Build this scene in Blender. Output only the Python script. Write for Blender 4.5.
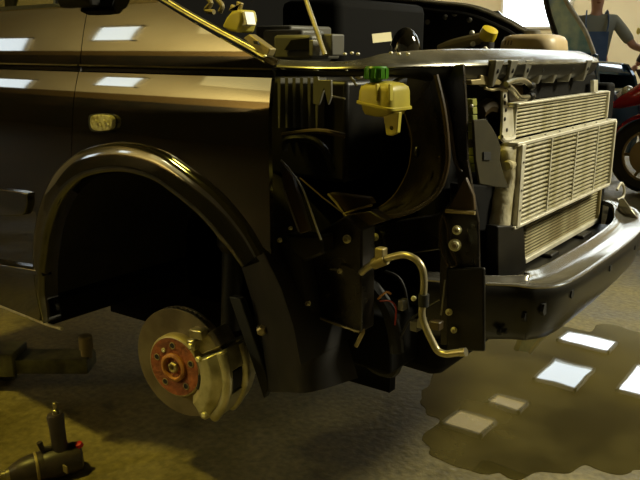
import bpy, bmesh, math, random
from mathutils import Vector, Matrix, noise
random.seed(4)
V = Vector
sc = bpy.context.scene
COL = sc.collection
for o in list(bpy.data.objects): bpy.data.objects.remove(o)

# ------------------------------------------------------------------ camera
F = 720.0; PITCH = math.radians(14.8); YAW = math.radians(37.9); CAM = V((1.349, -1.047, 1.15))
cd = bpy.data.cameras.new('camera'); cam = bpy.data.objects.new('camera', cd); COL.objects.link(cam)
cd.sensor_width = 36; cd.lens = F * 36 / 640; cd.clip_start = .02; cd.clip_end = 100
cam.location = CAM; cam.rotation_euler = (math.pi / 2 - PITCH, 0, YAW)
sc.camera = cam
_cp, _sp = math.cos(PITCH), math.sin(PITCH)
_dh = V((-math.sin(YAW), math.cos(YAW), 0)); _R = V((math.cos(YAW), math.sin(YAW), 0))
_D = V((_dh.x * _cp, _dh.y * _cp, -_sp)); _U = V((_dh.x * _sp, _dh.y * _sp, _cp))
def P(px, py, **k):
    """point of the plane x=, y= or z= seen at a pixel of the photograph"""
    v = _D + _R * ((px - 320) / F) + _U * ((240 - py) / F)
    (ax, val), = k.items(); i = 'xyz'.index(ax)
    return CAM + v * ((val - CAM[i]) / v[i])
def PP(pix, **k): return [P(a, b, **k) for a, b in pix]

# ------------------------------------------------------------------ world, lights, exposure
w = bpy.data.worlds.new('world'); sc.world = w; w.use_nodes = True
w.node_tree.nodes['Background'].inputs[0].default_value = (.8, .75, .55, 1)
w.node_tree.nodes['Background'].inputs[1].default_value = .008
sc.view_settings.view_transform = 'Standard'; sc.view_settings.look = 'None'
sc.view_settings.gamma = 1; sc.view_settings.use_curve_mapping = False
sc.view_settings.exposure = 0.0
def area(name, loc, to, size, power, color, sy=None):
    l = bpy.data.lights.new(name, 'AREA'); l.shape = 'RECTANGLE'; l.size = size; l.size_y = sy or size
    l.energy = power; l.color = color
    o = bpy.data.objects.new(name, l); COL.objects.link(o); o.location = loc
    o.rotation_euler = (V(to) - V(loc)).to_track_quat('-Z', 'Y').to_euler(); return o
def spot(name, loc, to, power, color, deg, blend=.6, radius=.15):
    l = bpy.data.lights.new(name, 'SPOT'); l.energy = power; l.color = color; l.spot_size = math.radians(deg); l.spot_blend = blend
    l.shadow_soft_size = radius; o = bpy.data.objects.new(name, l); COL.objects.link(o); o.location = loc
    o.rotation_euler = (V(to) - V(loc)).to_track_quat('-Z', 'Y').to_euler(); return o
spot('ceiling_lamp', (-1.1, -1.15, 4.4), (-.35, -.1, 0), 380, (1, .80, .12), 46)
area('fill_light', (-2.6, -3.2, 2.6), (-.2, 0, .5), 1.2, 8, (1, .85, .35))
spot('bay_light', (3.6, 3.0, 4.0), (.75, 1.3, .6), 1400, (1, .93, .66), 50, .7, .5)
area('far_light', (-7.5, 9.0, 4.3), (-4, 12, 1), 2.5, 340, (1, .90, .66))
area('far_light', (3.5, 11.0, 4.3), (0, 13, 1.5), 2.5, 320, (1, .92, .72))
area('wall_light', (-6.2, -4.3, 1.9), (-7.2, -5.6, 3.4), 5, 250, (1, .80, .34), .8)
spot('caliper_fill', (-1.7, -2.3, 1.9), (.07, 0, .36), 75, (1, .92, .52), 19)  # added narrow fill spot to brighten the brake caliper, no real lamp

# ------------------------------------------------------------------ materials
MATS = {}
def mat(name, col, rough=.5, metal=0., ior=1.5, coat=0., col2=None, nscale=8., nlo=.4, nhi=.65, bump=0., bscale=60., rough2=None, emit=0., trans=0., spec=None, alpha=None, detail=4.):
    m = bpy.data.materials.new(name); m.use_nodes = True; MATS[name] = m
    nt = m.node_tree; b = nt.nodes['Principled BSDF']; I = b.inputs
    I['Base Color'].default_value = (*col, 1); I['Roughness'].default_value = rough; I['Metallic'].default_value = metal
    I['IOR'].default_value = ior; I['Coat Weight'].default_value = coat; I['Coat Roughness'].default_value = .03
    I['Transmission Weight'].default_value = trans
    if emit: I['Emission Color'].default_value = (*col, 1); I['Emission Strength'].default_value = emit
    tc = nt.nodes.new('ShaderNodeTexCoord')
    if col2 or rough2 is not None:
        n = nt.nodes.new('ShaderNodeTexNoise'); n.inputs['Scale'].default_value = nscale; n.inputs['Detail'].default_value = detail
        nt.links.new(tc.outputs['Object'], n.inputs['Vector'])
        mr = nt.nodes.new('ShaderNodeMapRange'); mr.inputs[1].default_value = nlo; mr.inputs[2].default_value = nhi
        nt.links.new(n.outputs['Fac'], mr.inputs[0])
        if col2:
            mx = nt.nodes.new('ShaderNodeMix'); mx.data_type = 'RGBA'
            mx.inputs[6].default_value = (*col, 1); mx.inputs[7].default_value = (*col2, 1)
            nt.links.new(mr.outputs[0], mx.inputs[0]); nt.links.new(mx.outputs[2], I['Base Color'])
        if rough2 is not None:
            m2 = nt.nodes.new('ShaderNodeMapRange'); m2.inputs[3].default_value = rough; m2.inputs[4].default_value = rough2
            nt.links.new(mr.outputs[0], m2.inputs[0]); nt.links.new(m2.outputs[0], I['Roughness'])
    if bump:
        n = nt.nodes.new('ShaderNodeTexNoise'); n.inputs['Scale'].default_value = bscale
        nt.links.new(tc.outputs['Object'], n.inputs['Vector'])
        bp = nt.nodes.new('ShaderNodeBump'); bp.inputs['Strength'].default_value = bump; bp.inputs['Distance'].default_value = .01
        nt.links.new(n.outputs['Fac'], bp.inputs['Height']); nt.links.new(bp.outputs[0], I['Normal'])
    return m
mat('paint', (.005, .004, .002), .035, ior=1.95)
mat('trim_gloss', (.008, .007, .004), .07, ior=2.0)
mat('plastic', (.006, .0055, .004), .42, ior=1.38, col2=(.012, .010, .006), nscale=14)
mat('plastic_dull', (.003, .0028, .0025), .85, ior=1.25)
mat('liner', (.010, .009, .008), .6, ior=1.35, col2=(.020, .017, .013), nscale=9)
mat('frame_paint', (.007, .005, .004), .2, ior=1.6, col2=(.014, .010, .005), nscale=9, rough2=.45)
mat('brown_panel', (.07, .045, .018), .4, col2=(.04, .028, .012), nscale=20)
mat('rubber', (.012, .012, .011), .7)
mat('alu', (.74, .71, .58), .42, .3, col2=(.58, .54, .40), nscale=18)
mat('alu_fin', (.60, .56, .40), .4, .3, col2=(.38, .34, .18), nscale=26)
mat('core', (.05, .042, .018), .7, .1, col2=(.12, .10, .045), nscale=120, bump=.4, bscale=300)
mat('fin_dirty', (.36, .32, .18), .5, .2, col2=(.20, .16, .07), nscale=14)
mat('alu_cast', (.62, .57, .40), .5, .3, col2=(.42, .37, .20), nscale=24, bump=.25, bscale=70)
mat('steel', (.50, .46, .32), .3, .85, col2=(.3, .27, .16), nscale=30)
mat('pipe_metal', (.52, .47, .30), .33, .7, col2=(.36, .32, .18), nscale=25)
mat('caliper', (.60, .56, .34), .30, .6, col2=(.42, .38, .20), nscale=24, bump=.12)
mat('disc_steel', (.24, .20, .12), .45, .7, col2=(.15, .12, .07), nscale=12)
mat('disc_edge', (.16, .13, .07), .6, .4, col2=(.3, .26, .14), nscale=60)
mat('rust', (.30, .085, .02), .75, .1, col2=(.16, .05, .015), nscale=30, bump=.4, bscale=90)
mat('rust_light', (.45, .20, .05), .6, .3, col2=(.25, .09, .02), nscale=45)
mat('hat_metal', (.34, .28, .13), .5, .5)
mat('bolt', (.75, .72, .42), .35, .5)
mat('tank', (.50, .43, .06), .42, col2=(.38, .32, .04), nscale=12)
mat('tank_beige', (.62, .50, .30), .4, col2=(.52, .40, .22), nscale=10)
mat('green_cap', (.05, .20, .008), .35)
mat('yellow', (.68, .52, .02), .4)
mat('foam', (.24, .24, .03), .8, col2=(.12, .15, .03), nscale=20)
mat('olive_plate', (.036, .030, .011), .7, ior=1.35, col2=(.026, .022, .008), nscale=10)
mat('silver_paint', (.40, .38, .33), .16, .85, col2=(.33, .31, .26), nscale=5, rough2=.22)
mat('bumper_black', (.008, .0075, .006), .32, ior=1.5, col2=(.013, .012, .009), nscale=7)
mat('carrier_top', (.30, .29, .24), .22, .7, col2=(.16, .15, .12), nscale=16)
mat('grey_plastic', (.10, .095, .075), .5)
mat('grey_metal', (.22, .21, .17), .45, .4)
mat('red_wire', (.35, .03, .02), .5)
mat('orange_wire', (.5, .22, .04), .5)
mat('white_label', (.75, .68, .42), .6)
mat('dark_ink', (.10, .06, .02), .6)
mat('glass_dark', (.05, .05, .03), .03, ior=1.9)
mat('lamp_glass', (.75, .72, .50), .12, .2, col2=(.35, .32, .16), nscale=90)
mat('wood_skin', (.55, .30, .19), .55)
mat('hair', (.05, .03, .02), .7)
mat('shirt_grey', (.30, .31, .24), .85)
mat('denim', (.06, .11, .22), .85, col2=(.09, .15, .28), nscale=8)
mat('jacket_brown', (.045, .03, .02), .8)
mat('shoe', (.02, .02, .02), .6)
mat('blue_paint', (.03, .07, .11), .08, .3, ior=2.0)
mat('glass_sky_tint', (.16, .45, .75), .35, 0, ior=1.3, col2=(.7, .92, 1.0), nscale=4, nlo=.42, nhi=.6)  # blue-white sky reflection painted into the glass colour
mat('dark_paint', (.02, .022, .026), .1, ior=1.9)
mat('red_paint', (.38, .015, .02), .15, ior=1.7)
mat('tyre', (.014, .012, .010), .75)
mat('wheel_gold', (.22, .16, .07), .5, .5)
mat('wall', (.80, .71, .48), .8, col2=(.72, .62, .40), nscale=.7)
mat('brown_band', (.15, .095, .03), .6)
mat('dado', (.014, .011, .006), .6, col2=(.04, .025, .01), nscale=1.2)
mat('ceiling', (.34, .27, .12), .9)
mat('sky_pane', (.85, .93, 1.0), .3, emit=9.)
mat('day_pane', (.80, .90, .95), .3, emit=5.)
mat('warm_pane', (1, .80, .38), .3, emit=1.3)
mat('white_frame', (.7, .68, .6), .5)
mat('tool_body', (.03, .024, .026), .4, col2=(.05, .038, .03), nscale=30)
mat('tool_red', (.55, .01, .03), .4)
mat('lift_paint', (.20, .20, .09), .5, col2=(.05, .05, .03), nscale=12)
mat('lift_pad', (.30, .24, .11), .7)
def floor_mat():
    m = bpy.data.materials.new('concrete'); m.use_nodes = True; MATS['concrete'] = m
    nt = m.node_tree; b = nt.nodes['Principled BSDF']; N = nt.nodes.new; L = nt.links.new
    tc = N('ShaderNodeTexCoord')
    n1 = N('ShaderNodeTexNoise'); n1.inputs['Scale'].default_value = 2.2; n1.inputs['Detail'].default_value = 8; n1.inputs['Roughness'].default_value = .65
    n2 = N('ShaderNodeTexNoise'); n2.inputs['Scale'].default_value = 45; n2.inputs['Detail'].default_value = 5
    n3 = N('ShaderNodeTexNoise'); n3.inputs['Scale'].default_value = 4.5; n3.inputs['Detail'].default_value = 4
    for n in (n1, n2, n3): L(tc.outputs['Object'], n.inputs['Vector'])
    r1 = N('ShaderNodeValToRGB'); r1.color_ramp.elements[0].position = .32; r1.color_ramp.elements[1].position = .68
    r1.color_ramp.elements[0].color = (.10, .083, .032, 1); r1.color_ramp.elements[1].color = (.28, .235, .105, 1)
    r2 = N('ShaderNodeValToRGB'); r2.color_ramp.elements[0].position = .3; r2.color_ramp.elements[1].position = .7
    r2.color_ramp.elements[0].color = (.62, .62, .62, 1); r2.color_ramp.elements[1].color = (1.15, 1.15, 1.15, 1)
    mx = N('ShaderNodeMix'); mx.data_type = 'RGBA'; mx.blend_type = 'MULTIPLY'; mx.inputs[0].default_value = 1
    L(n1.outputs['Fac'], r1.inputs[0]); L(n2.outputs['Fac'], r2.inputs[0]); L(r1.outputs[0], mx.inputs[6]); L(r2.outputs[0], mx.inputs[7])
    r3 = N('ShaderNodeValToRGB'); r3.color_ramp.elements[0].position = .30; r3.color_ramp.elements[1].position = .40
    r3.color_ramp.elements[0].color = (.30, .28, .25, 1); r3.color_ramp.elements[1].color = (1, 1, 1, 1)   # oil stains
    mx2 = N('ShaderNodeMix'); mx2.data_type = 'RGBA'; mx2.blend_type = 'MULTIPLY'; mx2.inputs[0].default_value = 1
    L(n3.outputs['Fac'], r3.inputs[0]); L(mx.outputs[2], mx2.inputs[6]); L(r3.outputs[0], mx2.inputs[7])
    L(mx2.outputs[2], b.inputs['Base Color'])
    rr = N('ShaderNodeMapRange'); rr.inputs[1].default_value = .35; rr.inputs[2].default_value = .65; rr.inputs[3].default_value = .28; rr.inputs[4].default_value = .68
    L(n1.outputs['Fac'], rr.inputs[0]); L(rr.outputs[0], b.inputs['Roughness'])
    bp = N('ShaderNodeBump'); bp.inputs['Strength'].default_value = .45; bp.inputs['Distance'].default_value = .006
    L(n2.outputs['Fac'], bp.inputs['Height']); L(bp.outputs[0], b.inputs['Normal'])
floor_mat()
def water_mat():
    m = bpy.data.materials.new('water_film'); m.use_nodes = True; MATS['water_film'] = m
    nt = m.node_tree; b = nt.nodes['Principled BSDF']; N = nt.nodes.new; L = nt.links.new
    tc = N('ShaderNodeTexCoord'); n = N('ShaderNodeTexNoise'); n.inputs['Scale'].default_value = 3.2; n.inputs['Detail'].default_value = 6
    L(tc.outputs['Object'], n.inputs['Vector'])
    r = N('ShaderNodeValToRGB'); r.color_ramp.elements[0].position = .35; r.color_ramp.elements[1].position = .68
    r.color_ramp.elements[0].color = (.03, .024, .006, 1); r.color_ramp.elements[1].color = (.10, .080, .022, 1)
    L(n.outputs['Fac'], r.inputs[0]); L(r.outputs[0], b.inputs['Base Color'])
    b.inputs['Roughness'].default_value = .015; b.inputs['IOR'].default_value = 1.75
    n2 = N('ShaderNodeTexNoise'); n2.inputs['Scale'].default_value = 2.5; L(tc.outputs['Object'], n2.inputs['Vector'])
    bp = N('ShaderNodeBump'); bp.inputs['Strength'].default_value = .03; bp.inputs['Distance'].default_value = .02
    L(n2.outputs['Fac'], bp.inputs['Height']); L(bp.outputs[0], b.inputs['Normal'])
water_mat()

# ------------------------------------------------------------------ mesh helpers
def cat(pts, n=6, closed=False):
    """smooth curve through the points"""
    pts = [V(p) for p in pts]; out = []; m = len(pts)
    for i in range(m if closed else m - 1):
        g = (lambda k: pts[k % m]) if closed else (lambda k: pts[min(max(k, 0), m - 1)])
        a, b, c, d = g(i - 1), g(i), g(i + 1), g(i + 2)
        for j in range(n):
            t = j / n
            out.append(.5 * ((2 * b) + (c - a) * t + (2 * a - 5 * b + 4 * c - d) * t * t + (3 * b - a - 3 * c + d) * t ** 3))
    if not closed: out.append(pts[-1])
    return out
class B:
    def __init__(s): s.bm = bmesh.new()
    def add(s, vs, fs, M=None):
        b = [s.bm.verts.new(M @ V(v) if M else V(v)) for v in vs]
        for f in fs:
            try: s.bm.faces.new([b[i] for i in f])
            except ValueError: pass
        return s
    def box(s, x0, x1, y0, y1, z0, z1, M=None):
        return s.add([(x, y, z) for x in (x0, x1) for y in (y0, y1) for z in (z0, z1)],
                     [(0, 1, 3, 2), (4, 6, 7, 5), (0, 4, 5, 1), (2, 3, 7, 6), (0, 2, 6, 4), (1, 5, 7, 3)], M)
    def prism(s, pts, vec, M=None):
        n = len(pts); vec = V(vec); a = [V(p) for p in pts]
        return s.add(a + [p + vec for p in a], [tuple(range(n))[::-1], tuple(range(n, 2 * n))] +
                     [(i, (i + 1) % n, n + (i + 1) % n, n + i) for i in range(n)], M)
    def grid(s, rows, closed=False, M=None, wrap=False):
        nr, nc = len(rows), len(rows[0]); f = []
        for i in range(nr if wrap else nr - 1):
            for j in range(nc if closed else nc - 1):
                f.append((i * nc + j, i * nc + (j + 1) % nc, ((i + 1) % nr) * nc + (j + 1) % nc, ((i + 1) % nr) * nc + j))
        return s.add([p for r in rows for p in r], f, M)
    def tube(s, path, r, n=10, M=None, flat=1.0, closed=False):
        path = [V(p) for p in path]; rows = []; m = len(path); up = None
        for i, p in enumerate(path):
            t = (path[(i + 1) % m] - path[i - 1]) if closed else (path[min(i + 1, m - 1)] - path[max(i - 1, 0)])
            t.normalize()
            if up is None: up = V((0, 0, 1)) if abs(t.z) < .9 else V((1, 0, 0))
            up = (up - t * up.dot(t)).normalized(); sd = t.cross(up)
            rr = r[i] if isinstance(r, (list, tuple)) else r
            rows.append([p + (up * math.sin(a) * flat + sd * math.cos(a)) * rr for a in [2 * math.pi * k / n for k in range(n)]])
        s.grid(rows, True, M, wrap=closed)
        if not closed:
            s.add(rows[0], [tuple(range(n))[::-1]], M); s.add(rows[-1], [tuple(range(n))], M)
        return s
    def lathe(s, prof, o=(0, 0, 0), axis=(0, 0, 1), n=28, M=None):
        ax = V(axis).normalized(); u = ax.orthogonal().normalized(); v = ax.cross(u); o = V(o)
        rows = [[o + ax * h + (u * math.cos(a) + v * math.sin(a)) * max(r, 1e-4) for a in [2 * math.pi * k / n for k in range(n)]] for r, h in prof]
        return s.grid(rows, True, M)
    def ball(s, c, r, n=14, M=None):
        r = r if isinstance(r, (tuple, list)) else (r, r, r); c = V(c)
        rows = [[c + V((r[0] * math.sin(t) * math.cos(a), r[1] * math.sin(t) * math.sin(a), r[2] * math.cos(t))) for a in [2 * math.pi * k / n for k in range(n)]]
                for t in [max(1e-3, math.pi * j / (n // 2)) if j < n // 2 else math.pi - 1e-3 for j in range(n // 2 + 1)]]
        return s.grid(rows, True, M)
    def build(s, name, m, parent=None, bevel=0., solid=0., ang=35, sub=0, soff=-1., face=None):
        bmesh.ops.remove_doubles(s.bm, verts=s.bm.verts, dist=1e-5)
        bmesh.ops.recalc_face_normals(s.bm, faces=s.bm.faces)
        if face:
            for f_ in s.bm.faces:
                if f_.normal.dot(V(face)) < 0: f_.normal_flip()
        me = bpy.data.meshes.new(name)
        r = parent
        while r is not None and r.parent is not None: r = r.parent
        if r is not None: s.bm.transform(Matrix.Translation(-r.location))
        s.bm.to_mesh(me); s.bm.free()
        me.materials.append(MATS[m])
        for p in me.polygons: p.use_smooth = True
        me.set_sharp_from_angle(angle=math.radians(ang))
        o = bpy.data.objects.new(name, me); COL.objects.link(o)
        if parent is not None: o.parent = parent
        if solid:
            md = o.modifiers.new('s', 'SOLIDIFY'); md.thickness = solid; md.offset = soff
            md = o.modifiers.new('e', 'EDGE_SPLIT'); md.split_angle = math.radians(50)
        if bevel:
            md = o.modifiers.new('b', 'BEVEL'); md.width = bevel; md.segments = 2; md.limit_method = 'ANGLE'; md.angle_limit = math.radians(40)
        if sub:
            md = o.modifiers.new('u', 'SUBSURF'); md.levels = sub; md.render_levels = sub
        return o
def tag(o, label, c, group=None, kind=None):
    o['label'] = label; o['category'] = c
    if group: o['group'] = group
    if kind: o['kind'] = kind
    return o
def thing(name, loc, label, c, group=None):
    o = bpy.data.objects.new(name, None); COL.objects.link(o); o.location = loc; o.empty_display_size = .1
    return tag(o, label, c, group)
def struct(o): o['kind'] = 'structure'; return o
def place(o, parent, delta, rot=None):
    """another instance of a part, sharing its mesh"""
    c = o.copy(); COL.objects.link(c); c.parent = parent; c.location = o.location + V(delta); return c

# ------------------------------------------------------------------ room shell
X0, X1, Y0, Y1, H = -15., 7., -5.6, 15., 4.6
struct(B().box(X0, X1, Y0, Y1, -.2, 0).build('floor', 'concrete'))
struct(B().box(X0, X1, Y0, Y1, H, H + .2).build('ceiling', 'ceiling'))
for nm, a in (('wall_back', (X0, X1, Y1, Y1 + .2, 0, H)), ('wall_front', (X0, X1, Y0 - .2, Y0, 0, H)),
              ('wall_left', (X0 - .2, X0, Y0, Y1, 0, H)), ('wall_right', (X1, X1 + .2, Y0, Y1, 0, H))):
    struct(B().box(*a).build(nm, 'wall'))
# dark painted lower band of the wall behind the photographer
struct(B().box(X0, X1, Y0, Y0 + .03, 0, 1.75).build('trim_1', 'dado'))
struct(B().box(X1 - .03, X1, Y0, Y1, 0, 1.0).build('trim_2', 'dado'))
struct(B().box(X0, X1, Y0, Y0 + .025, 1.75, 2.05).build('trim_3', 'brown_band'))  # unseen stripe added to give the door reflection a brown transition
struct(B().box(X0, X1, Y0 + .03, -1.7, 0, .003).build('dark_floor_sheet', 'dado'))  # unseen dark floor sheet added to darken the lower door's reflection
wn = [0]
def pane_window(c0, c1, axis, pane, parts=2):
    """window: frame boxes and emissive daylight panes; c0,c1 corners"""
    wn[0] += 1
    (x0, y0, z0), (x1, y1, z1) = c0, c1
    f = B(); t = .05
    if axis == 'z':      # roof light in the ceiling
        f.box(x0, x1, y0, y0 + t, H - .06, H); f.box(x0, x1, y1 - t, y1, H - .06, H)
        f.box(x0, x0 + t, y0, y1, H - .06, H); f.box(x1 - t, x1, y0, y1, H - .06, H)
        p = B().box(x0 + t, x1 - t, y0 + t, y1 - t, H - .03, H - .01)
    else:                # in a wall of constant y
        ya, yb = y0, y1
        f.box(x0, x1, ya, yb, z0, z0 + t); f.box(x0, x1, ya, yb, z1 - t, z1)
        f.box(x0, x0 + t, ya, yb, z0, z1); f.box(x1 - t, x1, ya, yb, z0, z1)
        ym = (ya + yb) / 2
        p = B().box(x0 + t, x1 - t, ym - .01, ym + .01, z0 + t, z1 - t)
    o = struct(f.build('window_%d' % wn[0], 'white_frame'))
    p.build('pane', pane, o)
    return o
# roof lights that mirror in the puddle
pane_window((-3.25, 12.7, 0), (-2.2, 13.35, 0), 'z', 'sky_pane')
pane_window((-2.95, 10.7, 0), (-2.15, 11.75, 0), 'z', 'day_pane')
pane_window((-1.62, 11.1, 0), (.2, 12.4, 0), 'z', 'sky_pane')
pane_window((-3.2, 9.3, 0), (-2.6, 9.75, 0), 'z', 'warm_pane')
pane_window((-3.45, 8.2, 0), (-2.75, 8.85, 0), 'z', 'warm_pane')
pane_window((.9, 5.0, 0), (2.6, 6.4, 0), 'z', 'day_pane')
# windows in the wall behind the photographer that mirror in the black door and fender
pane_window((-11.6, Y0, 2.0), (-10.0, Y0 + .08, 2.75), 'y', 'day_pane')
pane_window((-8.3, Y0, 2.5), (-7.3, Y0 + .08, 3.25), 'y', 'day_pane')
# window in the back wall
pane_window((-5.9, Y1 - .08, 1.6), (-4.3, Y1, 3.4), 'y', 'day_pane')
pane_window((-7.0, Y1 - .08, 3.5), (1.2, Y1, 4.5), 'y', 'day_pane')  # unseen high glowing row, added so the bumper ledge reflects white

# wet film on the floor
edge = [(436, 372), (470, 345), (515, 335), (532, 322), (560, 325), (590, 330), (610, 324), (640, 333), (700, 340), (760, 390), (740, 450),
        (660, 465), (620, 472), (585, 467), (560, 474), (520, 478), (470, 470), (445, 462), (425, 445), (436, 420), (420, 400)]
ed = cat([P(a, b, z=0) for a, b in edge], 8, True)
rnd = []
for i, p in enumerate(ed):
    q = p + V((noise.noise(p * 14), noise.noise(p * 14 + V((9, 3, 1))), 0)) * .035; q.z = .0012; rnd.append(q)
tag(B().prism(rnd, (0, 0, -.001)).build('puddle', 'water_film'), 'shallow puddle on the concrete floor mirroring the roof lights, below the bumper', 'puddle')

# ================================================================== THE VAN
van = thing('van', (-.3, .83, 0), 'black van with its front bumper, headlamp and front wheel taken off, radiators exposed', 'van')
ARC = [(-.452, .40), (-.470, .49), (-.456, .62), (-.405, .735), (-.327, .83), (-.235, .89), (-.143, .922), (-.025, .940), (.09, .933), (.17, .907), (.27, .860), (.345, .803), (.392, .748)]
arc = [V((p.x, 0, p.y)) for p in cat([V((a, b, 0)) for a, b in ARC], 8)]
def arch_z(x):
    """height of the arch opening at x (0 outside it)"""
    best = 0
    for a, b in zip(arc, arc[1:]):
        if min(a.x, b.x) <= x <= max(a.x, b.x) and a.z > .5 or (min(a.x, b.x) <= x <= max(a.x, b.x) and abs(b.x - a.x) > 1e-6 and a.z > .5):
            t = 0 if abs(b.x - a.x) < 1e-7 else (x - a.x) / (b.x - a.x)
            best = max(best, a.z + (b.z - a.z) * t)
    return best
# outer skin section: list of (z, tilt in degrees) integrated into an offset
def section(keys):
    out = []; y = 0; pz = None
    for i in range(len(keys) - 1):
        (z0, t0), (z1, t1) = keys[i], keys[i + 1]; n = 6
        for j in range(n):
            t = j / n; z = z0 + (z1 - z0) * t
            if pz is not None: y += (z - pz) * math.tan(math.radians(t0 + (t1 - t0) * (t - .5 / n)))
            out.append((z, y)); pz = z
    out.append((keys[-1][0], y + (keys[-1][0] - pz) * math.tan(math.radians(keys[-1][1])))); return out
LOW = section([(.37, 0), (.45, -3), (.60, -1), (.80, 0), (.95, 0), (1.012, 1), (1.03, 6), (1.055, 8), (1.098, 13)])
zs, ys = LOW[-1]
UPP = [(z, ys + .004 + y) for z, y in section([(1.112, 0), (1.125, 2), (1.15, 5), (1.18, 7), (1.23, 11), (1.28, 16), (1.33, 24)])]
def yskin(z):
    s = LOW if z <= 1.105 else UPP
    for (a, ya), (b, yb) in zip(s, s[1:]):
        if a <= z <= b: return ya + (yb - ya) * (z - a) / (b - a)
    return s[0][1] if z < s[0][0] else s[-1][1]
SEAM = lambda z: -.276 + .2 * (z - .76)
def skin(xs, shear, zlo, zhi, sec, yo=0.):
    rows = []
    for x in xs:
        k = shear(x) if callable(shear) else shear
        X = lambda z: x + k * (z - .76)
        lo, hi = zlo(x, X), zhi(x, X)
        if sec is LOW: zz_ = [lo + (.96 - lo) * j / 22 for j in range(22)] + [z for z, _ in sec if z > .962 and z < 1.097] + [1.098]
        else: zz_ = [1.112 + (hi - 1.112) * j / 20 for j in range(21)]
        row = [V((X(zz), yskin(zz) + yo, zz)) for zz in zz_]
        rows.append(row)
    return rows
def arch_lo(x, X):
    z = 1.0; best = .37
    while z > .40:
        if arch_z(X(z)) >= z: best = z; break
        z -= .002
    return max(best, .385)
def arch_door(x, X):
    if X(.5) < -.475: return .385
    z = 1.0
    while z > .385:
        xx = X(z)
        if arch_z(xx) >= z or (z < .62 and xx > -.47): return z
        z -= .002
    return .385
def lin(a, b, n): return [a + (b - a) * i / n for i in range(n + 1)]
# door
dx = lin(-1.35, -.55, 16) + lin(-.545, -.2775, 60)
ksh = lambda x: .2 * max(0, (x + 1.35) / 1.07)
door = B().grid(skin(dx, ksh, arch_door, lambda x, X: 1.098, LOW)).grid(
    skin(lin(-1.35, -.2775, 24), ksh, lambda x, X: 1.112, lambda x, X: 1.252, UPP)).build('front_door', 'paint', van, solid=.012, ang=60, face=(0, -1, .1))
B().grid([[V((X, yskin(1.09) + .004 + dy, z)) for z, dy in ((1.092, 0), (1.099, .009), (1.110, .009), (1.116, -.001))] for X in lin(-1.35, -.2115, 20)]).build('belt_moulding', 'trim_gloss', van, solid=.004)
# fender
fx = lin(-.2745, -.14, 14) + lin(-.135, .30, 40) + lin(.305, .415, 34)
def fsh(x): return .2 * (1 - (x + .273) / .688)
def ftop(x, X):
    return 1.262 - .0 * x if X(1.25) < .03 else max(1.118, 1.262 - (X(1.2) - .03) * .43)
def flo(x, X):
    z = 1.0
    if X(.8) > .392: return .765 - (X(.8) - .392) * .5
    while z > .70:
        if arch_z(X(z)) >= z: return z
        z -= .002
    return .74
fender = B().grid(skin(fx, fsh, flo, lambda x, X: 1.098, LOW)).grid(
    skin(fx, fsh, lambda x, X: 1.112, lambda x, X: 1.28 if X(1.25) < .0 else max(1.122, 1.285 - (X(1.2) + .02) * .385), UPP)).build('front_fender', 'paint', van, solid=.010, ang=60, face=(0, -1, .1))
B().grid([[V((X, yskin(1.09) + .004 + dy, z)) for z, dy in ((1.092, 0), (1.099, .009), (1.110, .009), (1.116, -.001))] for X in lin(-.2045, .415, 20)]).build('belt_moulding', 'trim_gloss', van, solid=.004)
# fender top flange (bright folded edge where the bonnet closes)
fl = [P(160, -2, y=.075), P(185, 13, y=.07), P(212, 28, y=.065), P(240, 43, y=.06), P(262, 56, y=.05), P(272, 66, y=.04)]
B().tube(cat(fl, 5), .006, 8, flat=.6).tube(cat([p + V((.0, .03, -.006)) for p in fl], 5), .008, 8, flat=.5).build('fender_flange', 'steel', van)
B().prism(PP([(243, 38), (249, 34), (270, 49), (267, 56), (262, 56)], y=.05), (0, .02, 0)).build('corner_bracket', 'hat_metal', van, bevel=.002)
B().prism(PP([(253, 41), (257, 41), (259, 45), (254, 44)], y=.046), (0, .006, 0)).build('bracket_slot', 'rubber', van)
for q in ((261, 59), (265, 56.5)): B().ball(P(*q, y=.036), .004).build('bolt', 'bolt', van)
# lamp corner pocket behind the fender tip
pk = []
for i in range(9):
    a = math.pi * (.05 + .9 * i / 8); cx, cz = .372, 1.128
    pk.append([V((cx - .055 * math.cos(a) * s, .012 + .02 * (1 - s), cz - .028 * math.sin(a) * s + .01)) for s in (1, .8, .5, .1)])
B().grid(pk).build('fender_corner', 'trim_gloss', van, solid=.003)
# arch trim
trim = B(); rows = []
for i, p in enumerate(arc):
    t = (arc[min(i + 1, len(arc) - 1)] - arc[max(i - 1, 0)]).normalized(); nrm = V((-t.z, 0, t.x))   # outward
    if nrm.dot(p - V((-.03, 0, .5))) < 0: nrm = -nrm
    f = min(1, i / 26 + .35) * min(1, .75 + (len(arc) - 1 - i) / 40); w_ = .066 * f
    rows.append([p + nrm * a * w_ / .066 + V((0, b + yskin(min(p.z, 1.0)), 0)) for a, b in ((.004, .0), (.003, -.006), (.0, -.013), (-.008, -.018), (-.026, -.0205), (-.046, -.0245), (-.056, -.0255), (-.0625, -.022), (-.067, -.010), (-.063, .03))])
trim.grid(rows).build('arch_trim', 'trim_gloss', van, solid=.003, ang=70)
# repeater lamp on the fender
rp = cat([P(*q, y=-.022) for q in [(90, 118), (94, 115), (106, 115), (111, 118), (112, 124), (109, 130), (97, 131), (91, 128)]], 3, True)
rep = B().prism(rp, (0, .012, 0)).build('side_repeater', 'lamp_glass', van, bevel=.002)
B().prism([(p - P(101, 123, y=-.022)) * 1.15 + P(101, 123, y=-.014) for p in rp], (0, .008, 0)).build('lamp_seal', 'rubber', rep)
for k in range(4): B().ball(P(96 + 4 * k, 121 + (k % 2) * 4, y=-.025), (.004, .002, .004), 8).build('reflector_cell', 'bolt', rep)
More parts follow.
